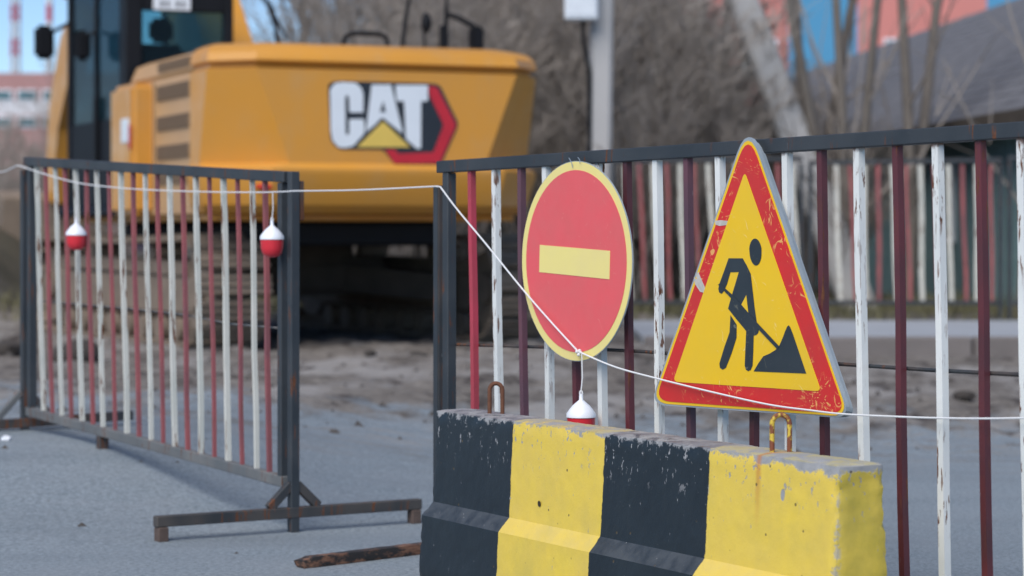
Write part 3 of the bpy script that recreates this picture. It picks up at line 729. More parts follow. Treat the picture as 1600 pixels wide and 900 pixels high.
# engine housing
def hplan(x, y0, y1): return [(-x, y0), (-x, y1), (x, y1), (x, y0)]
bm = loft([(1.18, hplan(1.47, -2.352, -.15)), (2.36, hplan(1.47, -2.352, -.15)), (2.40, hplan(1.45, -2.352, -.17)), (2.43, hplan(1.47, -2.352, -.17)), (2.56, hplan(1.42, -2.352, -.2)), (2.60, hplan(1.33, -2.352, -.28))])
bmesh.ops.bevel(bm, geom=[e for e in bm.edges if e.calc_face_angle(0) > R(30)], offset=.03, segments=2, affect='EDGES')
eh = ep('engine_housing', bm, MDUST, smooth=True, sang=30)
bm = bmesh.new(); add_box(bm, -1.66, -1.30, -.95, -.13, 1.178, 2.38, .05, seg=3); ep('side_box', bm, MY, smooth=True)
bm = bmesh.new(); add_box(bm, -1.40, 1.40, -2.6, 2.6, 1.12, 1.175, .01); ep('deck', bm, MY)
bm = bmesh.new(); add_box(bm, -1.58, -.38, -.1, 2.5, 1.177, 1.27, .02); ep('cab_floor', bm, MB)
bm = bmesh.new(); add_box(bm, .55, 1.45, -.1, 1.9, 1.177, 2.0, .05, seg=2); ep('tool_box', bm, MY)
for z0, z1, y0, y1 in ((2.455, 2.545, -2.25, -1.13), (2.20, 2.335, -2.25, -1.13), (1.93, 2.06, -2.25, -1.13), (1.67, 1.80, -2.25, -1.13), (1.45, 1.55, -2.2, -1.13)):
    xo = -1.478 if z0 < 2.4 else -1.462
    bm = bmesh.new(); add_box(bm, xo, -1.40, y0, y1, z0, z1, .004); vo = ep('vent', bm, MVENT)
    ns2 = 5
    for k in range(ns2):
        zz = z0 + (k + .5) * (z1 - z0) / ns2
        b_ = bmesh.new(); add_box(b_, xo - .012, xo + .0, y0 + .02, y1 - .02, zz - .005, zz + .005); ep('slat', b_, MVENT, vo)
for yy in (-2.30, -1.02):
    bm = bmesh.new(); add_box(bm, -1.475, -1.4695, yy - .006, yy + .006, 1.22, 2.38); ep('panel_seam', bm, MB)
# rear mark: dark plate, red hexagon, letters
yb = -3.2
mlk = m_plain('badge_black', (.018, .022, .03, 1), .4, 0, .2, 5); mlw = m_plain('badge_white', (.72, .76, .80, 1), .35, 0, .06, 5)
mly = m_plain('badge_yellow', (.72, .50, .10, 1), .4, 0, .1, 5); mlr = m_plain('badge_red', (.52, .015, .03, 1), .35, 0, .15, 5)
bdg = None
def badge(name, zpts, layer, mat, rd=0):
    global bdg
    pts = [(490 + x / 5, 100 + y / 5) for x, y in zpts]
    if rd: pts = round_poly(pts, rd, 4)
    yy = yb - .006 * layer - .004; f = [rear_local(x, y, yy) for x, y in pts]
    bm = bmesh.new(); add_prism(bm, f, [p + Vector((0, .006 * (layer + 1) if layer == 0 else .0058, 0)) for p in f])
    o = put(name, bm, mat, bdg or EX, local=True)
    if bdg is None: bdg = o
    return o
badge('logo_badge', [(112, 150), (190, 133), (900, 150), (985, 160), (1135, 470), (995, 790), (640, 795), (545, 668), (200, 668), (132, 600)], 0, mlk, 7)
badge('red_hexagon', [(898, 172), (962, 178), (1115, 478), (985, 775), (632, 778), (560, 668), (640, 668), (655, 700), (938, 690), (1018, 478), (905, 240)], 1, mlr, 3)
C_ = [(130, 200), (165, 152), (220, 142), (330, 148), (375, 190), (388, 240), (388, 378), (282, 378), (278, 262), (262, 238), (246, 262), (250, 540), (264, 560), (280, 540), (280, 430), (392, 430), (400, 500), (395, 545), (310, 640), (250, 655), (195, 650), (150, 600), (136, 520)]
badge('letter', C_, 1, mlw, 1.5)
badge('letter', [(455, 162), (605, 162), (700, 545), (640, 500), (543, 420), (520, 430), (480, 475), (410, 530)], 1, mlw, 1)
badge('letter_hole', [(543, 290), (522, 372), (562, 372)], 2, mlk)
badge('letter', [(640, 165), (892, 165), (892, 290), (840, 290), (838, 660), (805, 660), (722, 585), (708, 290), (650, 290)], 1, mlw, 1)
badge('yellow_triangle', [(543, 448), (755, 650), (340, 650)], 1, mly)
# small badge on the left side, rear lamps
bm = bmesh.new(); add_box(bm, -1.476, -1.468, -.98, -.30 - .68 + .35, 1.78, 2.08, .0); 
bm.free()
bm = bmesh.new(); add_box(bm, -1.668, -1.655, -.86, -.58, 1.84, 2.06, .005); sb = ep('side_badge', bm, mlw)
bm = bmesh.new(); add_box(bm, -1.669, -1.656, -.92, -.865, 1.78, 2.0, .005); ep('red_edge', bm, mlr, sb)
for px in (815, 410):
    p = rear_local(px, 304, -3.10)
    if px > 700: p = Vector((1.15, -2.86, 1.38))
    bm = bmesh.new(); add_box(bm, p.x - (.09 if px > 700 else .06), p.x + (.09 if px > 700 else .06), p.y - (.05 if px > 700 else .1), p.y + .04, 1.36 if px > 700 else 1.38, 1.45 if px > 700 else 1.42, .01); ep('rear_lamp', bm, MREDL)
# cab
cab_y0, cab_y1, cab_x0, cab_x1 = -.10, 2.40, -1.50, -.45
zc0, zc1 = 1.272, 3.50
pil = [((cab_x0, cab_y0), .27), ((cab_x1, cab_y0), .14), ((cab_x0, cab_y1), .10), ((cab_x1, cab_y1), .08), ((cab_x0, 1.15), .07)]
for (x, y), w_ in pil:
    sx = 1 if x < -1 else -1; bm = bmesh.new()
    yl = (y, y + w_) if y < 2 else (y - w_, y)
    add_box(bm, min(x, x + sx * w_ * .6), max(x, x + sx * w_ * .6), yl[0], yl[1], zc0, zc1 - .002, .015); ep('cab_pillar', bm, MB)
bm = bmesh.new(); add_box(bm, cab_x0 - .05, cab_x1 + .05, cab_y0 - .08, cab_y1 + .1, zc1, zc1 + .14, .04, seg=3); ep('cab_roof', bm, MB, smooth=True)
bm = bmesh.new(); add_box(bm, cab_x0 + .163, cab_x1 - .085, cab_y0 + .02, cab_y0 + .08, zc0, 2.50, .01); ep('rear_panel', bm, MB)
bm = bmesh.new(); add_box(bm, cab_x0 + .163, cab_x1 - .085, cab_y0 + .01, cab_y0 + .09, 3.12, zc1 - .003, .01); ep('rear_header', bm, MB)
bm = bmesh.new(); add_box(bm, cab_x0 + .02, cab_x0 + .06, cab_y0 + .275, cab_y1 - .105, zc0, 2.12, .01); dr = ep('cab_door', bm, MB)
bm = bmesh.new(); add_box(bm, cab_x0 - .03, cab_x0 + .018, 1.05, 1.13, 1.7, 2.35, .01); ep('grab_handle', bm, MB, dr)
bm = bmesh.new(); add_box(bm, cab_x0 + .163, cab_x1 - .085, cab_y0 + .04, cab_y0 + .05, 2.502, 3.118); ep('rear_window', bm, MG)
bm = bmesh.new(); add_box(bm, cab_x0 + .03, cab_x0 + .04, cab_y0 + .273, 1.147, 2.122, zc1 - .004); ep('side_window', bm, MGD)
bm = bmesh.new(); add_box(bm, cab_x0 + .03, cab_x0 + .04, 1.223, cab_y1 - .105, 2.122, zc1 - .004); ep('side_window', bm, MGD)
bm = bmesh.new(); add_box(bm, cab_x0 + .065, cab_x1 - .055, cab_y1 - .04, cab_y1 - .03, zc0 + .1, zc1 - .004); ep('windscreen', bm, MG)
bm = bmesh.new(); add_box(bm, cab_x1 - .05, cab_x1 - .04, cab_y0 + .145, cab_y1 - .085, zc0 + .5, zc1 - .004); ep('side_window', bm, MG)
bm = bmesh.new(); add_box(bm, -1.25, -.75, .45, .6, 1.9, 2.85, .06, seg=3); add_box(bm, -1.25, -.75, .6, 1.1, 1.75, 1.9, .05, seg=2); add_box(bm, -1.12, -.88, .47, .57, 2.86, 3.1, .04, seg=2); ep('driver_seat', bm, MB, smooth=True)
# number plate over the rear window: white plate with dark blurred characters
p0 = rear_local(240, -12, cab_y0 - .02); p1 = rear_local(298, 17, cab_y0 - .02)
bm = bmesh.new(); add_box(bm, p0.x, p1.x, cab_y0 - .02, cab_y0 - .002, p1.z, p0.z, .004); npl = ep('number_plate', bm, mlw)
for xa, xb in ((.18, .28), (.34, .42), (.60, .70), (.76, .84)):
    bm = bmesh.new(); w_ = p1.x - p0.x; add_box(bm, p0.x + w_ * xa, p0.x + w_ * xb, cab_y0 - .024, cab_y0 - .0205, p1.z + .03, p1.z + .09); ep('plate_mark', bm, m_plain('plate_grey', (.22, .23, .25, 1), .6), npl)
# mirrors
for p, w_, h_ in ((eloc(69, 66, 25.6), .21, .36), (Vector((-1.64, 1.1, 2.86)), .16, .30)):
    bm = bmesh.new(); add_box(bm, p.x - w_ / 2, p.x + w_ / 2, p.y - .05, p.y + .05, p.z - h_ / 2, p.z + h_ / 2, .04, seg=3); mo = ep('mirror', bm, MB, smooth=True)
    bm = bmesh.new(); add_tube(bm, [(p.x + w_ * .3, p.y, p.z + .1), (min(p.x + .35, cab_x0), min(p.y, 2.35), p.z + .14)], .02, 6); ep('mirror_arm', bm, MB, mo)
# boom, stick, bucket
def arm(name, cpts, wx, mat=MY, xc=0.):
    bm = bmesh.new(); add_prism(bm, [(xc - wx, y, z) for y, z in cpts], [(xc + wx, y, z) for y, z in cpts])
    bmesh.ops.bevel(bm, geom=list(bm.edges), offset=.02, segments=1, affect='EDGES'); return ep(name, bm, mat)
arm('boom', [(.25, 1.6), (.65, 1.35), (2.2, 2.3), (4.4, 4.5), (5.6, 4.8), (8.2, 4.0), (8.4, 4.3), (5.8, 5.5), (3.8, 5.2), (2.15, 3.5), (1.45, 2.8)], .27)
arm('stick', [(7.6, 3.7), (8.2, 4.0), (9.1, 3.6), (9.8, 2.7), (10.05, 1.5), (9.6, 1.4), (9.25, 2.4), (8.5, 3.1)], .10)
arm('bucket', [(9.9, 1.5), (10.4, 1.6), (10.9, .9), (10.6, .1), (9.8, .0), (9.0, .3), (9.0, .5), (9.9, .7)], .7, MTR)
for x_ in (-.42, .42):
    bm = bmesh.new(); add_tube(bm, [(x_, 2.5, 1.3), (x_, 3.6, 2.7)], .1, 10); add_tube(bm, [(x_, 3.6, 2.7), (x_, 4.4, 4.0)], .055, 10, mi=1); ep('boom_cylinder', bm, [MY, MCHR], smooth=True)
bm = bmesh.new(); add_tube(bm, [(0, 4.6, 5.5), (0, 6.4, 5.5)], .09, 8); add_tube(bm, [(0, 6.4, 5.5), (0, 7.7, 4.8)], .05, 8, mi=1); ep('stick_cylinder', bm, [MY, MCHR], smooth=True)
bm = bmesh.new(); add_tube(bm, [(.34, 2.2, 3.9), (.34, 1.7, 3.55), (.36, 1.25, 3.3), (.3, .8, 2.7)], .022, 6); add_tube(bm, [(.39, 2.6, 4.1), (.45, 1.7, 3.4), (.46, 1.1, 3.0)], .018, 6); ep('hydraulic_hose', bm, MB, smooth=True)
# top fittings: hoop rail, hand rails, exhaust, mirror
def tubes(name, sets, r_, mat=MB):
    bm = bmesh.new()
    for s_ in sets: add_tube(bm, s_, r_, 6)
    return ep(name, bm, mat, smooth=True)
def tl(px, py, d_=22.0): return eloc(px, py, d_)
tubes('hood_handle', [[tl(536, 70, 21.2), tl(540, 57, 21.2), tl(552, 52, 21.2), tl(592, 53, 21.2), tl(603, 58, 21.2), tl(606, 71, 21.2)]], .022)
tubes('hand_rail', [[tl(628, 76), tl(634, 30), tl(640, -8), tl(698, -10), tl(697, 30), tl(697, 76)]], .022)
tubes('hand_rail', [[tl(697, 22), tl(712, 26), tl(738, 40), tl(745, 50)]], .028)
bm = bmesh.new(); p = tl(744, 58); add_box(bm, p.x - .06, p.x + .06, p.y - .06, p.y + .06, p.z - .13, p.z + .10, .025, seg=2); ep('exhaust_stack', bm, MB, smooth=True)
bm = bmesh.new(); p = tl(693, 60); add_box(bm, p.x - .035, p.x + .035, p.y - .03, p.y + .03, p.z - .12, p.z + .12, .01); ep('rail_post', bm, MB)
bm = bmesh.new(); p = tl(666, 36); bmesh.ops.create_uvsphere(bm, u_segments=12, v_segments=8, radius=.08); bm.transform(Matrix.Translation(p) @ Matrix.Diagonal((.65, .5, 1.2, 1))); rm = ep('rear_mirror', bm, MB, smooth=True, sang=80)
bm = bmesh.new(); add_tube(bm, [p - Vector((.02, 0, .05)), tl(663, 76)], .012, 6); ep('mirror_stem', bm, MB, rm)
bm = bmesh.new(); add_box(bm, -.95, .95, -2.3, 2.2, .9, 1.118, .03); ep('swing_frame', bm, MB)
# undercarriage turned a little further than the house
UC = R(6.0)
def uc(bm): bm.transform(Matrix.Rotation(UC, 4, 'Z')); return bm
bm = bmesh.new(); add_tube(bm, [(0, 0, .72), (0, 0, .98)], .75, 24); ep('slew_ring', uc(bm), MDK)
bm = bmesh.new(); add_box(bm, -.9, .9, -.7, .7, .42, .78, .08); add_beam(bm, (-1.2, -1.4, .5), (-.4, -.4, .6), .35, .25); add_beam(bm, (1.2, -1.4, .5), (.4, -.4, .6), .35, .25)
add_beam(bm, (-1.2, 1.4, .5), (-.4, .4, .6), .35, .25); add_beam(bm, (1.2, 1.4, .5), (.4, .4, .6), .35, .25); ep('car_body', uc(bm), MDK)
TW = .33
for side in (-1, 1):
    xc = side * 1.42; y0, y1, rr = -1.95, 2.0, .46
    bm = bmesh.new(); add_box(bm, xc - .16, xc + .16, y0 + .1, y1 - .1, .28, .66, .04); add_beam(bm, (xc, y0 + .2, .70), (xc, y1 - .4, .74), .36, .12); tf = ep('track_frame', uc(bm), MTR)
    for yy, nm in ((y0, 'sprocket'), (y1, 'idler_wheel')):
        bm = bmesh.new(); add_tube(bm, [(xc - .14, yy, rr + .04), (xc + .14, yy, rr + .04)], .36, 20); add_tube(bm, [(xc - .2, yy, rr + .04), (xc + .2, yy, rr + .04)], .14, 12); ep(nm, uc(bm), MTR)
    for k in range(8):
        bm = bmesh.new(); yy = y0 + .5 + k * (y1 - y0 - 1.0) / 7; add_tube(bm, [(xc - .18, yy, .16), (xc + .18, yy, .16)], .11, 12); ep('bottom_roller', uc(bm), MTR)
    for yy in (-.8, .8):
        bm = bmesh.new(); add_tube(bm, [(xc - .15, yy, .84), (xc + .15, yy, .84)], .08, 10); ep('top_roller', uc(bm), MTR)
    # shoe loop
    path = []; Ltop = y1 - y0; arc = math.pi * rr; tot = 2 * Ltop + 2 * arc; NSH = 49
    base = bmesh.new(); add_box(base, -TW, TW, -.085, .085, -.012, .012); add_box(base, -TW, TW, -.075, -.055, .012, .042); add_box(base, -TW, TW, -.012, .008, .012, .037); add_box(base, -TW, TW, .055, .072, .012, .030)
    first = None
    for k in range(NSH):
        u = tot * k / NSH
        if u < Ltop: y, z, a = y0 + u, 2 * rr + .05 - .03 * math.sin(math.pi * u / Ltop) * 1.0, 0
        elif u < Ltop + arc: b_ = (u - Ltop) / rr; y, z, a = y1 + rr * math.sin(b_), rr + .05 + rr * math.cos(b_), -b_
        elif u < 2 * Ltop + arc: y, z, a = y1 - (u - Ltop - arc), .05, math.pi
        else: b_ = (u - 2 * Ltop - arc) / rr; y, z, a = y0 - rr * math.sin(b_), rr + .05 - rr * math.cos(b_), math.pi - b_
        if first is None: o = ep('track_shoe', base, MTR); first = o
        else: o = first.copy(); COL.objects.link(o); o.parent = EX
        pos = Matrix.Rotation(UC, 4, 'Z') @ Vector((xc, y, z)); o.location = pos
        o.rotation_euler = (Matrix.Rotation(UC, 4, 'Z') @ Matrix.Rotation(a, 4, 'X')).to_euler()

# ------------------------------------------------------------------ poles
mcp = m_plain('pole_concrete', (.42, .41, .40, 1), .9, 0, .15, 1.2)
def pole(p0, p1, w0, w1, label):
    d = (p1 - p0); bm = bmesh.new(); s = d.cross(Vector((0, 1, 0))).normalized() ; s = Vector((1, 0, 0)) if s.length < .5 else s
    f = Vector((0, 1, 0)); n = 6; rings = []
    for k in range(n + 1):
        c0 = p0.lerp(p1, k / n); w = (w0 + (w1 - w0) * k / n) / 2; ch = w * .3
        rings.append([bm.verts.new(c0 + s * a * 1.0 + f * b) for a, b in ((-w, -w + ch), (-w + ch, -w), (w - ch, -w), (w, -w + ch), (w, w - ch), (w - ch, w), (-w + ch, w), (-w, w - ch))])
    for a, b in zip(rings, rings[1:]):
        for k in range(8): bm.faces.new((a[k], a[(k + 1) % 8], b[(k + 1) % 8], b[k]))
    bm.faces.new(rings[-1]); bm.faces.new(rings[0][::-1])
    o = thing('concrete_pole', tuple(p0), label, 'pole'); sh = put('shaft', bm, mcp, o); return o
pa = at(932, 365, 28.0); pa.z = .1; pb = at(944, 0, 28.0); pb.z = 8.5; pb.x = pa.x + .14
p1o = pole(pa, pb, .31, .20, 'upright pale concrete pole with a white box, behind the excavator and the round sign')
bx = thing('utility_box', tuple(at(908, 32, 27.75)), 'white utility box fixed to the upright concrete pole', 'utility box')
p = at(908, 32, 27.75); bm = bmesh.new(); add_box(bm, p.x - .19, p.x + .19, p.y - .12, p.y + .10, p.z, p.z + .62, .02); put('casing', bm, mlw, bx)
bm = bmesh.new(); add_box(bm, p.x - .16, p.x + .16, p.y - .128, p.y - .1215, p.z + .05, p.z + .58, .002); put('door', bm, m_plain('box_door', (.66, .70, .74, 1), .4), bx)
bm = bmesh.new(); add_tube(bm, [p + Vector((.02, 0, 0)), p + Vector((.03, .03, -.25)), p + Vector((.10, .1, -.6)), p + Vector((.10, .12, -2.4))], .03, 6); put('cable_duct', bm, MB, bx)
pa = at(1345, 470, 30.5); pa.z = .1; pb = at(1160, 0, 30.5); d_ = pb - pa; pb = pa + d_ * 2.1
pole(pa, pb, .44, .26, 'leaning pale concrete pole rising to the left behind the triangular sign')

# ------------------------------------------------------------------ far fence behind the pavement
FF = VPlane((1.1, 27.2), (7.6, 26.7))
for j in range(3):
    s0 = j * 2.2 + .02; o_ = FF.P(s0, .15)
    lab = ('far red and white bar fence panel seen between the two signs', 'far red and white bar fence panel right of the triangular sign', 'far red and white bar fence panel at the right edge')[j]
    ft = thing('barrier_fence', tuple(o_), lab, 'fence', 'red and white fence panels beyond the pavement')
    zt = 1.92 + (.02, .0, .05)[j]; zb = .36
    bm = bmesh.new(); add_beam(bm, FF.P(s0, zt), FF.P(s0 + 2.14, zt + .03), .045, .05); put('top_rail', bm, M['steel'], ft)
    bm = bmesh.new(); add_beam(bm, FF.P(s0, zb), FF.P(s0 + 2.14, zb), .045, .05); put('bottom_rail', bm, M['steel'], ft)
    for q_ in (.02, 2.12):
        bm = bmesh.new(); add_beam(bm, FF.P(s0 + q_, .14), FF.P(s0 + q_, zt - .026), .045, .045, up=(0, 1, 0)); put('end_post', bm, M['steel'], ft)
    nb = 13
    for k in range(nb):
        sb_ = s0 + .15 + k * (1.86 / (nb - 1)); w_ = (k + j) % 2 == 0; ln = random.uniform(-.02, .05) + (.05 if j == 0 else 0.02)
        put('white_bar' if w_ else 'red_bar', bent_bar(FF, sb_ + ln, sb_, zb + .026, zt - .026, .05 if w_ else .042, 0, .008), M['bar_cream'] if w_ else M['bar_rose'], ft)

# ------------------------------------------------------------------ long shed with grey roof
WD = Vector((-.075, 1)).normalized()
shA = Vector((6.75, 25.5)); SLEN = 36; perp = Vector((WD.y, -WD.x))
sh = thing('shed', (shA.x, shA.y, .1), 'long low shed with grey slate roof and blue green boarded wall, at the right', 'shed', rz=math.atan2(WD.y, WD.x))
# local: x along the shed (away from the camera), y = left (towards street, negative perp)
mwall = NT('blue_green_boards'); v = mwall.coord(); mw_ = mwall.out(mwall.mix(mwall.noise(mwall.scalev(v, (.6, .6, 6)), 2, 4), (.14, .25, .26, 1), (.25, .38, .39, 1)), .8)
t = NT('weathered_slate'); v = t.coord(); w1 = t.noise(t.scalev(v, (1, .4, .4)), 2.2, 6, .7)
MR = t.out(t.mix(t.ramp(w1, .3, .7), (.07, .07, .078, 1), (.22, .22, .235, 1)), .85)
HWD = 3.4; ez, rzg = 2.62, 5.15
nbd = 60
first = None
for k in range(nbd):
    if first is None:
        bm = bmesh.new(); add_box(bm, 0, SLEN / nbd - .012, -.03, 0, 0, ez, .004); first = put('wall_board', bm, mw_, sh, local=True); o = first
    else: o = first.copy(); COL.objects.link(o); o.parent = sh
    o.location = (k * SLEN / nbd, random.uniform(-.004, .006), random.uniform(0, .02))
bm = bmesh.new(); add_box(bm, 0, SLEN, -HWD * 2, -.04, -.1, ez); put('wall_core', bm, MDK, sh, local=True)
bm = bmesh.new(); a = [(-.3, .45, ez - .15), (SLEN + .3, .45, ez - .15), (SLEN + .3, -HWD, rzg), (-.3, -HWD, rzg)]; add_prism(bm, a, [(x, y, z - .08) for x, y, z in a])
a = [(-.3, -HWD, rzg), (SLEN + .3, -HWD, rzg), (SLEN + .3, -HWD * 2 - .45, ez - .15), (-.3, -HWD * 2 - .45, ez - .15)]; add_prism(bm, a, [(x, y, z - .08) for x, y, z in a]); rfo = put('roof', bm, MR, sh, local=True)
# slate courses as real steps
nc = 16; bmc = bmesh.new(); add_box(bmc, -.3, SLEN + .3, -.14, .14, -.004, .004); fc = None; sl = math.atan2(rzg - ez + .15, HWD + .45)
for k in range(nc):
    q = (k + .5) / nc
    if fc is None: fc = put('slate_course', bmc, MR, rfo, local=True); o = fc
    else: o = fc.copy(); COL.objects.link(o); o.parent = rfo
    o.location = (0, .45 - (HWD + .45) * q, ez - .15 + (rzg - ez + .15) * q + .008); o.rotation_euler = (-sl + .012, 0, 0)
bm = bmesh.new(); add_prism(bm, [(0, 0, ez), (0, -HWD, rzg - .1), (0, -HWD * 2, ez)], [(.1, 0, ez), (.1, -HWD, rzg - .1), (.1, -HWD * 2, ez)]); put('gable', bm, mw_, sh, local=True)
bm = bmesh.new(); add_box(bm, -.3, SLEN + .3, .46, .50, ez - .30, ez - .10); put('eaves_board', bm, MDK, sh, local=True)
for xx in (8, 14, 20):
    bm = bmesh.new(); add_box(bm, xx, xx + 1.0, .001, .05, .9, 2.0, .01); wv = put('window_frame', bm, M['float_white'], sh, local=True)
    bm = bmesh.new(); add_box(bm, xx + .08, xx + .92, .051, .055, .98, 1.92); put('pane', bm, MG, wv, local=True)

# ------------------------------------------------------------------ tall pink and blue building
def flatblock(name, x0, x1, y, depth, z1, bands, label, mats, win=None, loc_z=0.):
    b = thing(name, ((x0 + x1) / 2, y, loc_z), label, 'building')
    for i, (a, c_, za, zb_, mk_) in enumerate(bands):
        bm = bmesh.new(); add_box(bm, a, c_, y + .002 * i, y + depth, za, zb_); put('wall', bm, mats[mk_], b)
    for (a, c_, za, zb_) in (win or []):
        bm = bmesh.new(); add_box(bm, a - .1, c_ + .1, y - .06, y + .05, za - .1, zb_ + .1, .02); f_ = put('window_frame', bm, M['float_white'], b)
        bm = bmesh.new(); add_box(bm, a, c_, y - .08, y - .0605, za, zb_); put('pane', bm, MG, f_, root=b)
    return b
mt = {'p': m_plain('pink_render', (.62, .235, .205, 1), .9, 0, .06, .5), 'b': m_plain('blue_render', (.085, .30, .50, 1), .9, 0, .08, .5), 'g': m_plain('grey_render', (.28, .27, .27, 1), .9, 0, .1, .5), 'w': m_plain('white_band', (.7, .7, .73, 1), .8, 0, .05, .5), 'd': m_plain('dull_pink_brick', (.42, .235, .225, 1), .9, 0, .1, .4)}
D = 95.; X_ = lambda px, d=D: (px - 800) / FPX * d; Z_ = lambda py, d=D: EYE - (py - HZ) / FPX * d
bands = [(X_(1045), X_(1232), 0, 22, 'p'), (X_(1232), X_(1340), 0, 22, 'b'), (X_(1340), X_(1542), 0, 22, 'p'), (X_(1542), X_(1720), 0, 22, 'b')]
wins = [(X_(px), X_(px) + 1.3, z, z + 1.5) for px in (1085, 1160, 1385, 1460) for z in (4, 7.2, 13.6, 16.8)]
flatblock('tower_block', X_(1045), X_(1720), D, 14, 22, bands, 'tall pink and blue rendered building behind the bare trees', mt, wins)
D = 125.
bands = [(X_(-260, D), X_(200, D), Z_(139, D), Z_(114, D), 'd'), (X_(-260, D), X_(200, D), Z_(157, D), Z_(139, D), 'd'), (X_(-260, D), X_(200, D), Z_(180, D), Z_(157, D), 'w'), (X_(-260, D), X_(200, D), 0, Z_(180, D), 'd')]
wins = []
for px in range(-250, 200, 39):
    wins.append((X_(px + 6, D), X_(px + 33, D), Z_(155, D), Z_(143, D))); wins.append((X_(px + 6, D), X_(px + 33, D), Z_(197, D), Z_(185, D)))
flatblock('factory_building', X_(-260, D), X_(200, D), D, 14, 9, bands, 'dull pink long building with a white band and two window rows, far left', mt, wins)
bpy.data.objects['factory_building'].name = 'factory_building'

# red and white masts
mred = m_plain('mast_red', (.50, .06, .08, 1), .7, 0, .1, 1); mwht = m_plain('mast_white', (.66, .66, .68, 1), .7, 0, .1, 1)
def mast(px, wpx, d, label, lattice):
    w = wpx / FPX * d; x = X_(px, d); t_ = thing('chimney_mast' if not lattice else 'lattice_mast', (x, d, 0), label, 'mast'); hs = 27 / FPX * d; z = -0.0; k = 0
    while z < 42:
        bm = bmesh.new(); c0 = Vector((x, d, z)); c1 = Vector((x, d, z + hs))
        if lattice:
            for a, b in ((-1, -1), (1, -1), (1, 1), (-1, 1)):
                o_ = Vector((a * w / 2, b * w / 2, 0)); add_tube(bm, [c0 + o_, c1 + o_], .11, 5)
                for f0, f1 in ((0, .5), (.5, 1)):
                    add_tube(bm, [c0.lerp(c1, f0) + o_, c0.lerp(c1, f1) + Vector((-b * w / 2, a * w / 2, 0))], .06, 4)
        else: add_tube(bm, [c0, c1], w / 2, 16)
        put('red_section' if k % 2 else 'white_section', bm, mred if k % 2 else mwht, t_, smooth=not lattice); z += hs; k += 1
mast(77, 10, 210, 'solid red and white banded chimney mast, the right one of two beyond the pink building', False)
mast(24, 10, 215, 'thin red and white lattice mast, the left one of two beyond the pink building', True)

# ------------------------------------------------------------------ bare trees
t = NT('bare_bark'); v = t.coord(); oi = t.n("ShaderNodeObjectInfo")
c = t.mix(t.noise(v, 5, 4), (.11, .09, .075, 1), (.25, .215, .185, 1)); c = t.mix(t.math('MULTIPLY', oi.outputs['Random'], .45), c, (.11, .105, .09, 1))
MBK = t.out(c, .9)
t = NT('twigs'); v = t.coord(); oi = t.n("ShaderNodeObjectInfo")
c = t.mix(oi.outputs['Random'], (.235, .20, .172, 1), (.35, .31, .275, 1)); MTW = t.out(c, .9)
def tubes_mesh(name, segs, mat, n=3):
    """segs: list of (points, r0, r1)"""
    vs = []; fs = []
    for pts, r0, r1 in segs:
        m = len(pts); base = len(vs)
        d = pts[-1] - pts[0]; u = d.cross(Vector((.3, 1, .2))).normalized(); w = d.cross(u).normalized()
        for i, p in enumerate(pts):
            r = r0 + (r1 - r0) * i / (m - 1)
            for k in range(n):
                a = 2 * math.pi * k / n; vs.append(tuple(p + (u * math.cos(a) + w * math.sin(a)) * r))
        for i in range(m - 1):
            for k in range(n): fs.append((base + i * n + k, base + i * n + (k + 1) % n, base + (i + 1) * n + (k + 1) % n, base + (i + 1) * n + k))
    me = bpy.data.meshes.new(name); me.from_pydata(vs, [], fs); me.materials.append(mat)
    if n > 4:
        for p in me.polygons: p.use_smooth = True
    return me
def rdir(d, ang):
    a = Vector((random.gauss(0, 1), random.gauss(0, 1), random.gauss(0, 1))); p = d.cross(a).normalized(); return (d * math.cos(ang) + p * math.sin(ang)).normalized()
def grow(p, d, L, r, lvl, segs, maxl):
    pts = [p]; q = p.copy(); dd = d.copy(); n = 4 if lvl < 2 else 3
    for k in range(n):
        dd = (dd + Vector((random.gauss(0, .06), random.gauss(0, .06), random.gauss(.10, .05)))).normalized(); q = q + dd * L / n; pts.append(q.copy())
    segs[lvl].append((pts, r, r * .45))
    if lvl < maxl:
        for k in range((9, 7, 6, 4)[lvl]):
            f = random.uniform(.22 if lvl == 0 else .15, 1); i = min(n - 1, int(f * n)); b = pts[i].lerp(pts[i + 1], f * n - i)
            grow(b, rdir(dd, random.uniform(.35, .85)), L * random.uniform(.35, .6) * (1.15 - .4 * f), r * (1 - .5 * f) * .5, lvl + 1, segs, maxl)
def tree_mesh(seed, H, r, bushy=False):
    random.seed(seed); segs = {0: [], 1: [], 2: [], 3: [], 4: []}
    if bushy:
        for k in range(7): grow(Vector((random.gauss(0, .35), random.gauss(0, .35), -.05)), rdir(Vector((0, 0, 1)), random.uniform(.05, .45)), H * random.uniform(.6, 1), r * random.uniform(.5, 1), 0, segs, 3)
    else: grow(Vector((0, 0, -.1)), Vector((random.gauss(0, .06), random.gauss(0, .06), 1)).normalized(), H, r, 0, segs, 4 - 1)
    tr_ = tubes_mesh('trunk', segs[0], MBK, 8)
    cr = tubes_mesh('crown', segs[1] + segs[2] + [(p, max(a, .006), max(b, .004)) for p, a, b in segs[3]], MTW, 3)
    return tr_, cr
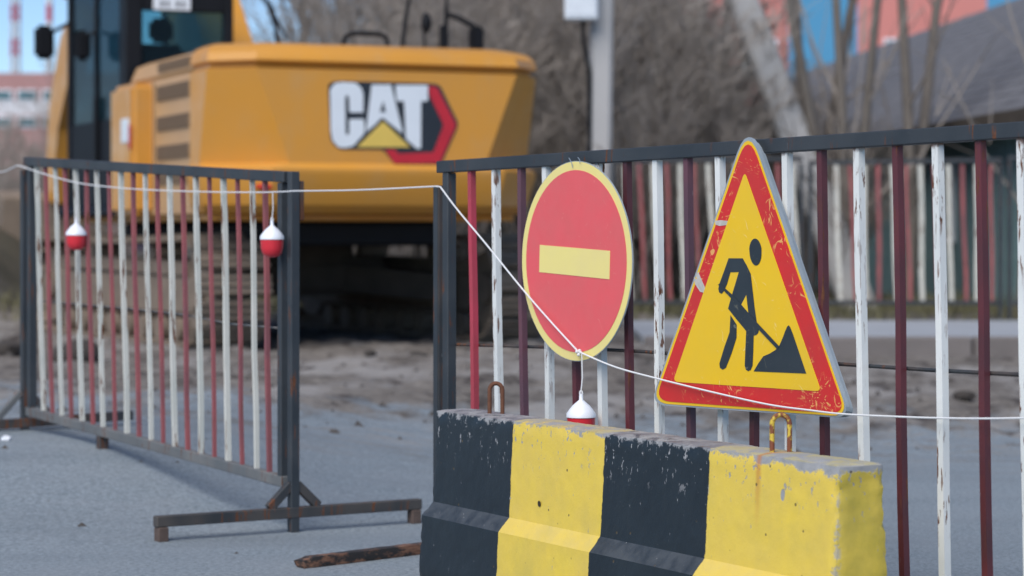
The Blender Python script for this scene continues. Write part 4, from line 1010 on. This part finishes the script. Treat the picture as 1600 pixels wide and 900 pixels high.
def slim_mesh(seed, H, r, fork=2):
    random.seed(seed); segs = {0: [], 1: [], 2: [], 3: [], 4: []}
    for k in range(fork):
        p = Vector((0, 0, -.1)); d = rdir(Vector((0, 0, 1)), random.uniform(.04, .16)); pts = [p]
        for j in range(6): d = (d + Vector((random.gauss(0, .05), random.gauss(0, .05), .03))).normalized(); pts.append(pts[-1] + d * H / 6)
        segs[0].append((pts, r, r * .35))
        for j in range(9):
            i = random.randint(1, 5); b = pts[i]; dd = rdir(d, random.uniform(.35, .7)); L = H * random.uniform(.12, .28)
            q = [b, b + dd * L * .5, b + (dd + Vector((0, 0, .25))) * L]; segs[1].append((q, r * .32, .008))
            for m_ in range(5):
                f = random.uniform(.2, 1); c_ = q[0].lerp(q[2], f); e_ = rdir(dd, random.uniform(.3, .7)) * L * random.uniform(.25, .5); segs[2].append(([c_, c_ + e_ * .5, c_ + e_], .009, .004))
    return tubes_mesh('trunk', segs[0], MBK, 8), tubes_mesh('crown', segs[1] + segs[2], MTW, 3)
variants = [tree_mesh(11, 8.5, .11), tree_mesh(12, 7.5, .09), tree_mesh(13, 9.5, .13), tree_mesh(14, 6.5, .07), tree_mesh(15, 7.0, .05, True), tree_mesh(16, 5.0, .035, True), tree_mesh(17, 4.2, .03, True), slim_mesh(21, 8, .085, 2), slim_mesh(22, 7.5, .07, 3), slim_mesh(23, 8, .06, 1)]
random.seed(5)
def plant(name, vi, x, y, sc, rz, label, cat, group=None):
    t_ = thing(name, (x, y, gz(x, y)), label, cat, group, rz); t_.scale = (sc, sc, sc)
    for me_, nm in zip(variants[vi], ('trunk', 'crown')):
        o = bpy.data.objects.new(nm, me_); COL.objects.link(o); o.parent = t_
# trees that stand out
for px, d, vi, sc, lab in ((1108, 33, 7, 1.2, 'dark bare tree left of the leaning pole, its trunk the nearest there'), (1262, 31.5, 7, 1., 'bare tree just right of the leaning pole, before the blue wall'),
                           (1322, 30.5, 8, 1.1, 'bare forked tree before the blue and pink wall, its trunk rising over the fence rail'), (1418, 31.0, 7, 1.0, 'slim bare tree before the grey slate roof'),
                           (1592, 28.8, 9, 1., 'bare tree at the right edge before the slate roof')):
    plant('bare_tree', vi, X_(px, d), d, sc, random.uniform(0, 6), lab, 'tree')
G1 = 'grey brown bare trees massed behind the excavator and pole'
for k in range(20):
    px = 455 + (1050 - 455) * (k + random.uniform(-.4, .4)) / 19; d = random.uniform(33, 52) if px > 640 else random.uniform(38, 56)
    plant('bare_tree', random.choice((0, 1, 2, 3, 4, 4)), X_(px, d), d, random.uniform(.85, 1.25) if px > 560 else random.uniform(.75, .95), random.uniform(0, 6), 'leafless grey brown tree in the mass of trees behind the excavator and concrete pole', 'tree', G1)
G2 = 'bare brown bushes of the thicket'
for k in range(40):
    px = 640 + (1290 - 640) * (k + random.uniform(-.5, .5)) / 39; d = random.uniform(29.5, 36)
    if 1130 < px < 1210: d += 5
    plant('bare_bush', random.choice((5, 6, 5)), X_(px, d), d, random.uniform(.7, 1.1) * (.62 if px > 1080 else 1), random.uniform(0, 6), 'leafless brown bush low in the thicket beyond the pavement and far fence', 'bush', G2)
G3 = 'bare brown bushes at the far left'
for k in range(12):
    d = random.uniform(38, 60); px = random.uniform(-120, 190)
    plant('bare_bush', random.choice((5, 6)), X_(px, d), d, random.uniform(.5, .75), random.uniform(0, 6), 'leafless dark bush below the pink building at the far left', 'bush', G3)
# the wood behind, one mass
random.seed(9); segs = []
for k in range(2000):
    d = random.uniform(50, 72); px = random.uniform(430, 1040); x = X_(px, d); dens = sm(430, 620, px)
    if random.random() > .35 + .65 * dens: continue
    H = random.uniform(3, 7.5) * (.6 + .4 * dens); p = Vector((x, d, random.uniform(-.1, H * .4))); dd = Vector((random.gauss(0, .22), random.gauss(0, .15), 1)).normalized()
    pts = [p]
    for j in range(3): dd = (dd + Vector((random.gauss(0, .15), 0, 0))).normalized(); pts.append(pts[-1] + dd * H / 4)
    segs.append((pts, random.uniform(.02, .06), .008))
me = tubes_mesh('far_wood', segs, MTW, 3); o = bpy.data.objects.new('far_wood', me); COL.objects.link(o); tag(o, 'grey brown wood of bare stems closing the view behind the trees', 'wood', kind='stuff')
# dead grass and low scrub along the pavement and under the fence
random.seed(10); vs = []; fs = []
for k in range(9000):
    y = random.uniform(26.4, 33); x = random.uniform(-6, 8.5); h_ = random.uniform(.05, .28); a = random.uniform(0, 3.14); w_ = .012; z = gz(x, y) - .01; b_ = len(vs)
    lx, ly = random.gauss(0, .08), random.gauss(0, .08)
    vs += [(x - w_ * math.cos(a), y - w_ * math.sin(a), z), (x + w_ * math.cos(a), y + w_ * math.sin(a), z), (x + lx, y + ly, z + h_)]; fs.append((b_, b_ + 1, b_ + 2))
me = bpy.data.meshes.new('dead_grass'); me.from_pydata(vs, [], fs); me.materials.append(m_plain('dead_grass', (.16, .15, .08, 1), .9, 0, .4, 2))
o = bpy.data.objects.new('dead_grass', me); COL.objects.link(o); tag(o, 'short dead grass behind the pavement', 'grass', kind='stuff')
